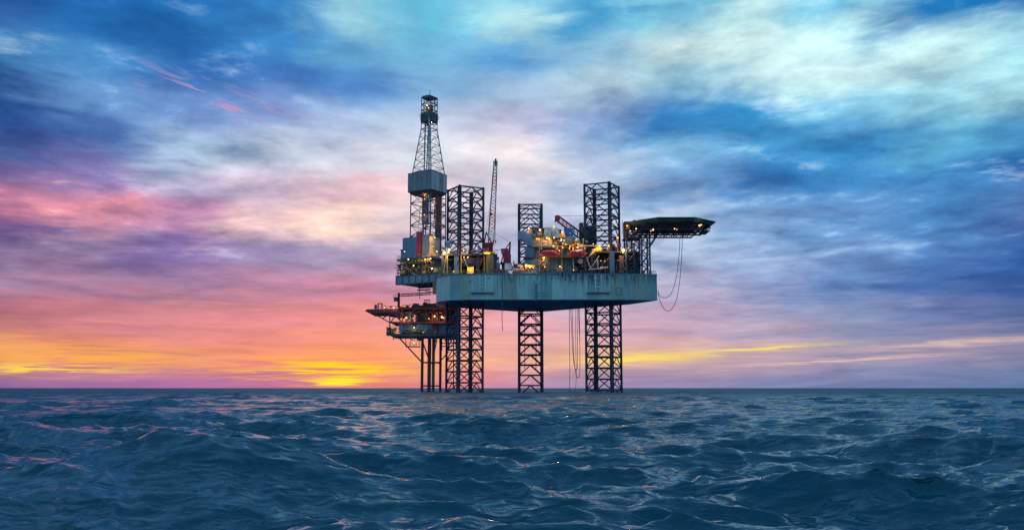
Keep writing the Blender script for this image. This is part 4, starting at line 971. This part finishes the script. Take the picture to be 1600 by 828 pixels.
hose('slanting hose under the hull curving into the shorter loop', [(891.5, 480), (893, 510), (895, 550), (897.5, 572), (900.5, 577.5), (902.2, 570), (902, 520), (901.8, 480)], 350, .11, group=HU)
hose('hose under the hull making the longest loop of the bunch', [(894, 480), (895.5, 530), (897.5, 568), (900, 585), (903.2, 589.5), (906, 582), (906, 540), (905, 480)], 348, .11, group=HU)
hose('hose under the hull whose tail drops from loops into the sea', [(898.8, 480), (899.5, 540), (900.5, 580), (900, 598), (898.6, 613)], 351, .09, group=HU)
hose('short hose under the hull ending in mid air beside the right leg', [(903.8, 480), (904.6, 505), (905.6, 525), (906.5, 532)], 346, .10, group=HU)
hose('lone dark rope hanging down the hull face left of the rear leg', [(785, 428), (784.8, 470), (784.5, 495), (785.3, 517.5)], 319.4, .12, 'hanging_rope', 'rope')

# ------------------------------------------------------------------ fixed production platform behind, left
pY = 368.0
pj = W(673, 600, pY + 6)
pp = Thing('production_platform', 'rust red and blue fixed platform on four straight legs left of the rig', 'platform', (pj.x, pY + 6, 0))
for px, Y, r_ in ((659.3, pY + 1, .56), (670.4, pY + 1.5, .72), (676.8, pY + 11, .62), (687.8, pY + 11, .52)):
    a = pp.P(px, 600, Y); b = pp.P(px, 524, Y); pp.strut('jacket_leg', (a.x, a.y, -8), (a.x, a.y, b.z), r_, NAVY if px != 676.8 else OLIVE, 10)
for py in (566, 602.6):
    for a, b in (((659.3, pY + 1), (670.4, pY + 1.5)), ((676.8, pY + 11), (687.8, pY + 11)), ((670.4, pY + 1.5), (687.8, pY + 11)), ((659.3, pY + 1), (676.8, pY + 11))):
        u, v = pp.P(a[0], py, a[1]), pp.P(b[0], py, b[1]); v.z = u.z; pp.strut('jacket_brace', u, v, .3, NAVY)
for a, b, r_ in (((625, 529), (658.5, 565), .3), ((657, 524), (669, 558), .28), ((690, 562), (701, 549), .26), ((676.8, 560), (683.5, 524), .28), ((634, 532), (634, 541), .15)): pp.strut('knee_brace', pp.P(*a, pY + 1), pp.P(*b, pY + 1), r_, NAVY)
def prect(name, x0, y0, x1, y1, dY, dep, mat): return pp.rbox(name, x0, y0, x1, y1, pY + dY, dep, mat)
prect('lower_deck', 611, 521, 716, 525.5, 0, 16, DGREY); prect('lower_deck_beam', 622, 525.6, 716, 529, 1.2, 1, NAVY); prect('lower_deck_beam', 622, 525.6, 716, 529, 12, 1, NAVY)
for q in range(9): prect('module_panel', 623.5 + q * 6.5, 505.4, 629.6 + q * 6.5, 519.5, 1 + .08 * (q % 2), 8, BLUEG2 if q % 3 else BLUEG)
prect('module_panel', 682.5, 505, 716, 523, 2, 9, BLUEG2); prect('fire_wall', 675.5, 482, 683.2, 520, .6, 2, REDD)
prect('mid_deck', 611, 502.4, 716, 505, -.4, 17, REDD)
prect('generator_house', 632.5, 486.5, 643.5, 502, 1.6, 8, GREYP); prect('upper_module', 651, 485, 674, 502, 2.4, 8, DGREY); prect('upper_module', 684, 484, 712, 502, 3, 8, DGREY)
for x in (624.5, 628, 644.5, 649, 675, 694, 702): prect('deck_post', x, 483, x + 1.8, 502.3, 0, .5, REDD)
for x in (627, 645, 664, 690): 
    pp.strut('deck_brace', pp.P(x, 484, pY + .2), pp.P(x + 9, 502, pY + .2), .16, REDD)
prect('top_deck', 622, 479.6, 716, 483.4, -.5, 17, REDD)
prect('top_walkway_band', 643, 476.6, 690, 479.5, 2, 8, DGREY)
# landing deck tapering to the left
q = [pp.P(x, y, pY) for x, y in ((569.5, 485.5), (574, 483), (628, 482), (628, 497), (590, 489.8), (577, 489.4), (575, 487.6))]
q = [(p.x, p.z) for p in q]
pp.add('landing_deck', MB().prism_y([q[0], q[1], q[2], (q[2][0], q[2][1] - 1.5), q[5], q[6]], pp.P(600, 485, pY).y, pp.P(600, 485, pY).y + 17), REDD)
for yy in (.2, 8, 16): pp.add('landing_girder', MB().prism_y([(q[5][0], q[5][1] + .3), (q[2][0], q[2][1] - 1.4), (q[3][0], q[3][1] + .6), (q[4][0] + 1, q[4][1] + .3)], pp.P(600, 485, pY + yy).y, pp.P(600, 485, pY + yy).y + .4), NAVY)
for dY in (.5, 15):
    for a, b in (((586, 491), (610, 504.5)), ((609, 489), (609, 521)), ((618, 493), (610, 504)), ((610, 504), (626, 504)), ((606, 492), (598, 497.5)), ((618, 492), (627, 503))): pp.strut('landing_strut', pp.P(*a, pY + dY), pp.P(*b, pY + dY), .24, REDD)
prect('escape_platform', 603.5, 517.5, 613, 523.6, .4, 5, DGREY)
def prail(x0, x1, y, dY, mat=ORAN, h=1.2): rail(pp, [pp.P(x0, y, pY + dY), pp.P(x1, y, pY + dY)], mat, h, 1.3)
prail(585, 640, 482.4, .2); prail(604, 624, 518, .2, OLIVE, 2.0); prail(624, 676, 520.8, .1, OLIVE, 1.4); prail(640, 714, 479.4, .2, REDD); prail(612, 624, 521, -.1, YELL, 1.5)
for x0, y0, x1, y1, m_ in ((585, 476, 588, 482, DGREY), (590, 473.5, 590.8, 482, REDD), (596, 473.5, 596.8, 482, REDD), (590, 473.5, 597, 474.3, REDD), (634, 477, 638, 480, DGREY), (645, 474, 654, 477, BRONZE), (662, 474, 682, 477, DGREY)): prect('deck_box', x0, y0, x1, y1, 3, 2, m_)
for x in (663, 665.5, 668, 671): prect('vent_stack', x, 468.4, x + .9, 475, 3, .3, DERR)
prect('vent_cap', 662.6, 468, 672, 469, 3, .8, DERR)
pp.strut('antenna', pp.P(649.5, 478, pY + 3), pp.P(649.5, 472, pY + 3), .08, DERR, 4); pp.strut('antenna', pp.P(640, 478, pY + 3), pp.P(640, 475, pY + 3), .08, DERR, 4)
for x0, x1 in ((634, 656),):
    prect('hanging_walkway', x0, 540.6, x1, 542.2, 2, 2, NAVY)
    prail(x0, x1, 540.6, 2, REDD, 1.4)
    for x in (x0, 641, 648, x1): pp.strut('hanger', pp.P(x, 526, pY + 2.2), pp.P(x, 541, pY + 2.2), .1, NAVY, 4)
for y in (536, 541): pp.strut('side_walkway', pp.P(690, y, pY + 4), pp.P(712, y, pY + 4), .22, REDD)
for x in (690, 701, 713): pp.strut('side_column', pp.P(x, 483, pY + 5), pp.P(x, 548, pY + 5), .3, NAVY)
def pgreeble(x0, x1, y0, y1, dY, dep, n_, mats): greeble(pp, x0, x1, y0, y1, pY + dY, dep, n_, mats, ('process_pipe', 'process_pipe', 'valve_box', 'separator_tank'))
pgreeble(625, 712, 486, 500, -.3, 2, 60, (REDD, DGREY, ORAN, BRONZE, REDP, OLIVE, NAVY)); pgreeble(625, 690, 514, 520, .2, .7, 26, (OLIVE, DGREY, BLUEG2, OLIVE, GREYP)); pgreeble(660, 712, 474, 480, 0, 5, 24, (DGREY, REDD, DERR))
pgreeble(606, 624, 511, 520, .4, 4, 14, (OLIVE, ORAN, YELL, DGREY)); pgreeble(600, 642, 476, 482, 1, 5, 10, (DGREY, REDD, DERR)); pgreeble(640, 715, 525, 531, .5, 4, 16, (NAVY, DGREY))
for px, py, r_, pw, wh, dY in ((635, 496.5, .55, 420, False, -.8), (632, 498.4, .3, 0, False, -.8), (627, 498, .3, 100, False, -.8), (647, 511.7, .42, 200, True, -.6), (679, 494, .5, 220, True, -1), (690.5, 495.5, .6, 420, True, -.5), (693, 496.5, .4, 0, False, -.5), (601, 480.3, .34, 60, True, 0), (615.5, 480.8, .36, 90, True, 0), (647, 535.5, .45, 120, True, 1.5), (692, 478.5, .6, 300, False, 2), (670, 497.5, .3, 120, False, -.5), (645.8, 497, .24, 40, True, -.6), (661, 519, .2, 0, True, -.4)): pp.lamp(px, py, pY + dY, r_, pw, wh)

pc = Thing('platform_crane', 'small red crane with level boom standing on the rust red platform', 'crane', tuple(W(623, 480, pY + 5)))
pc.strut('mast', pc.P(623, 480, pY + 5), pc.P(623, 457.5, pY + 5), .5, REDD, 8)
pc.rbox('operator_cab', 615.5, 465.6, 621, 469, pY + 4.2, 1.6, DGREY); pc.rbox('cab_roof', 614.5, 464.4, 622, 465.4, pY + 4, 2, REDD); pc.rbox('cab_floor', 614.5, 469.2, 622, 470.2, pY + 4, 2, REDD)
for x in (615, 618, 621.4): pc.strut('cab_stanchion', pc.P(x, 465, pY + 4.1), pc.P(x, 459.5, pY + 4.1), .09, REDD, 4)
boom(pc, pc.P(623, 461.5, pY + 5), pc.P(673, 458.6, pY + 4), 1.0, .7, ((.4, REDD), (.75, REDP), (2, GREYP)), 14, .12, .08, Vector((0, 0, 1)))
pc.strut('hoist_cable', pc.P(655.5, 459, pY + 4), pc.P(655.5, 467, pY + 4), .14, REDD, 5)
pc.strut('upper_jib', pc.P(652, 453.4, pY + 4), pc.P(673, 452.2, pY + 4), .3, DERR); pc.strut('upper_jib', pc.P(664, 455, pY + 4), pc.P(681, 457.5, pY + 4), .2, DERR); pc.strut('jib_mast', pc.P(655.4, 448.4, pY + 4), pc.P(655.4, 459, pY + 4), .16, DERR)
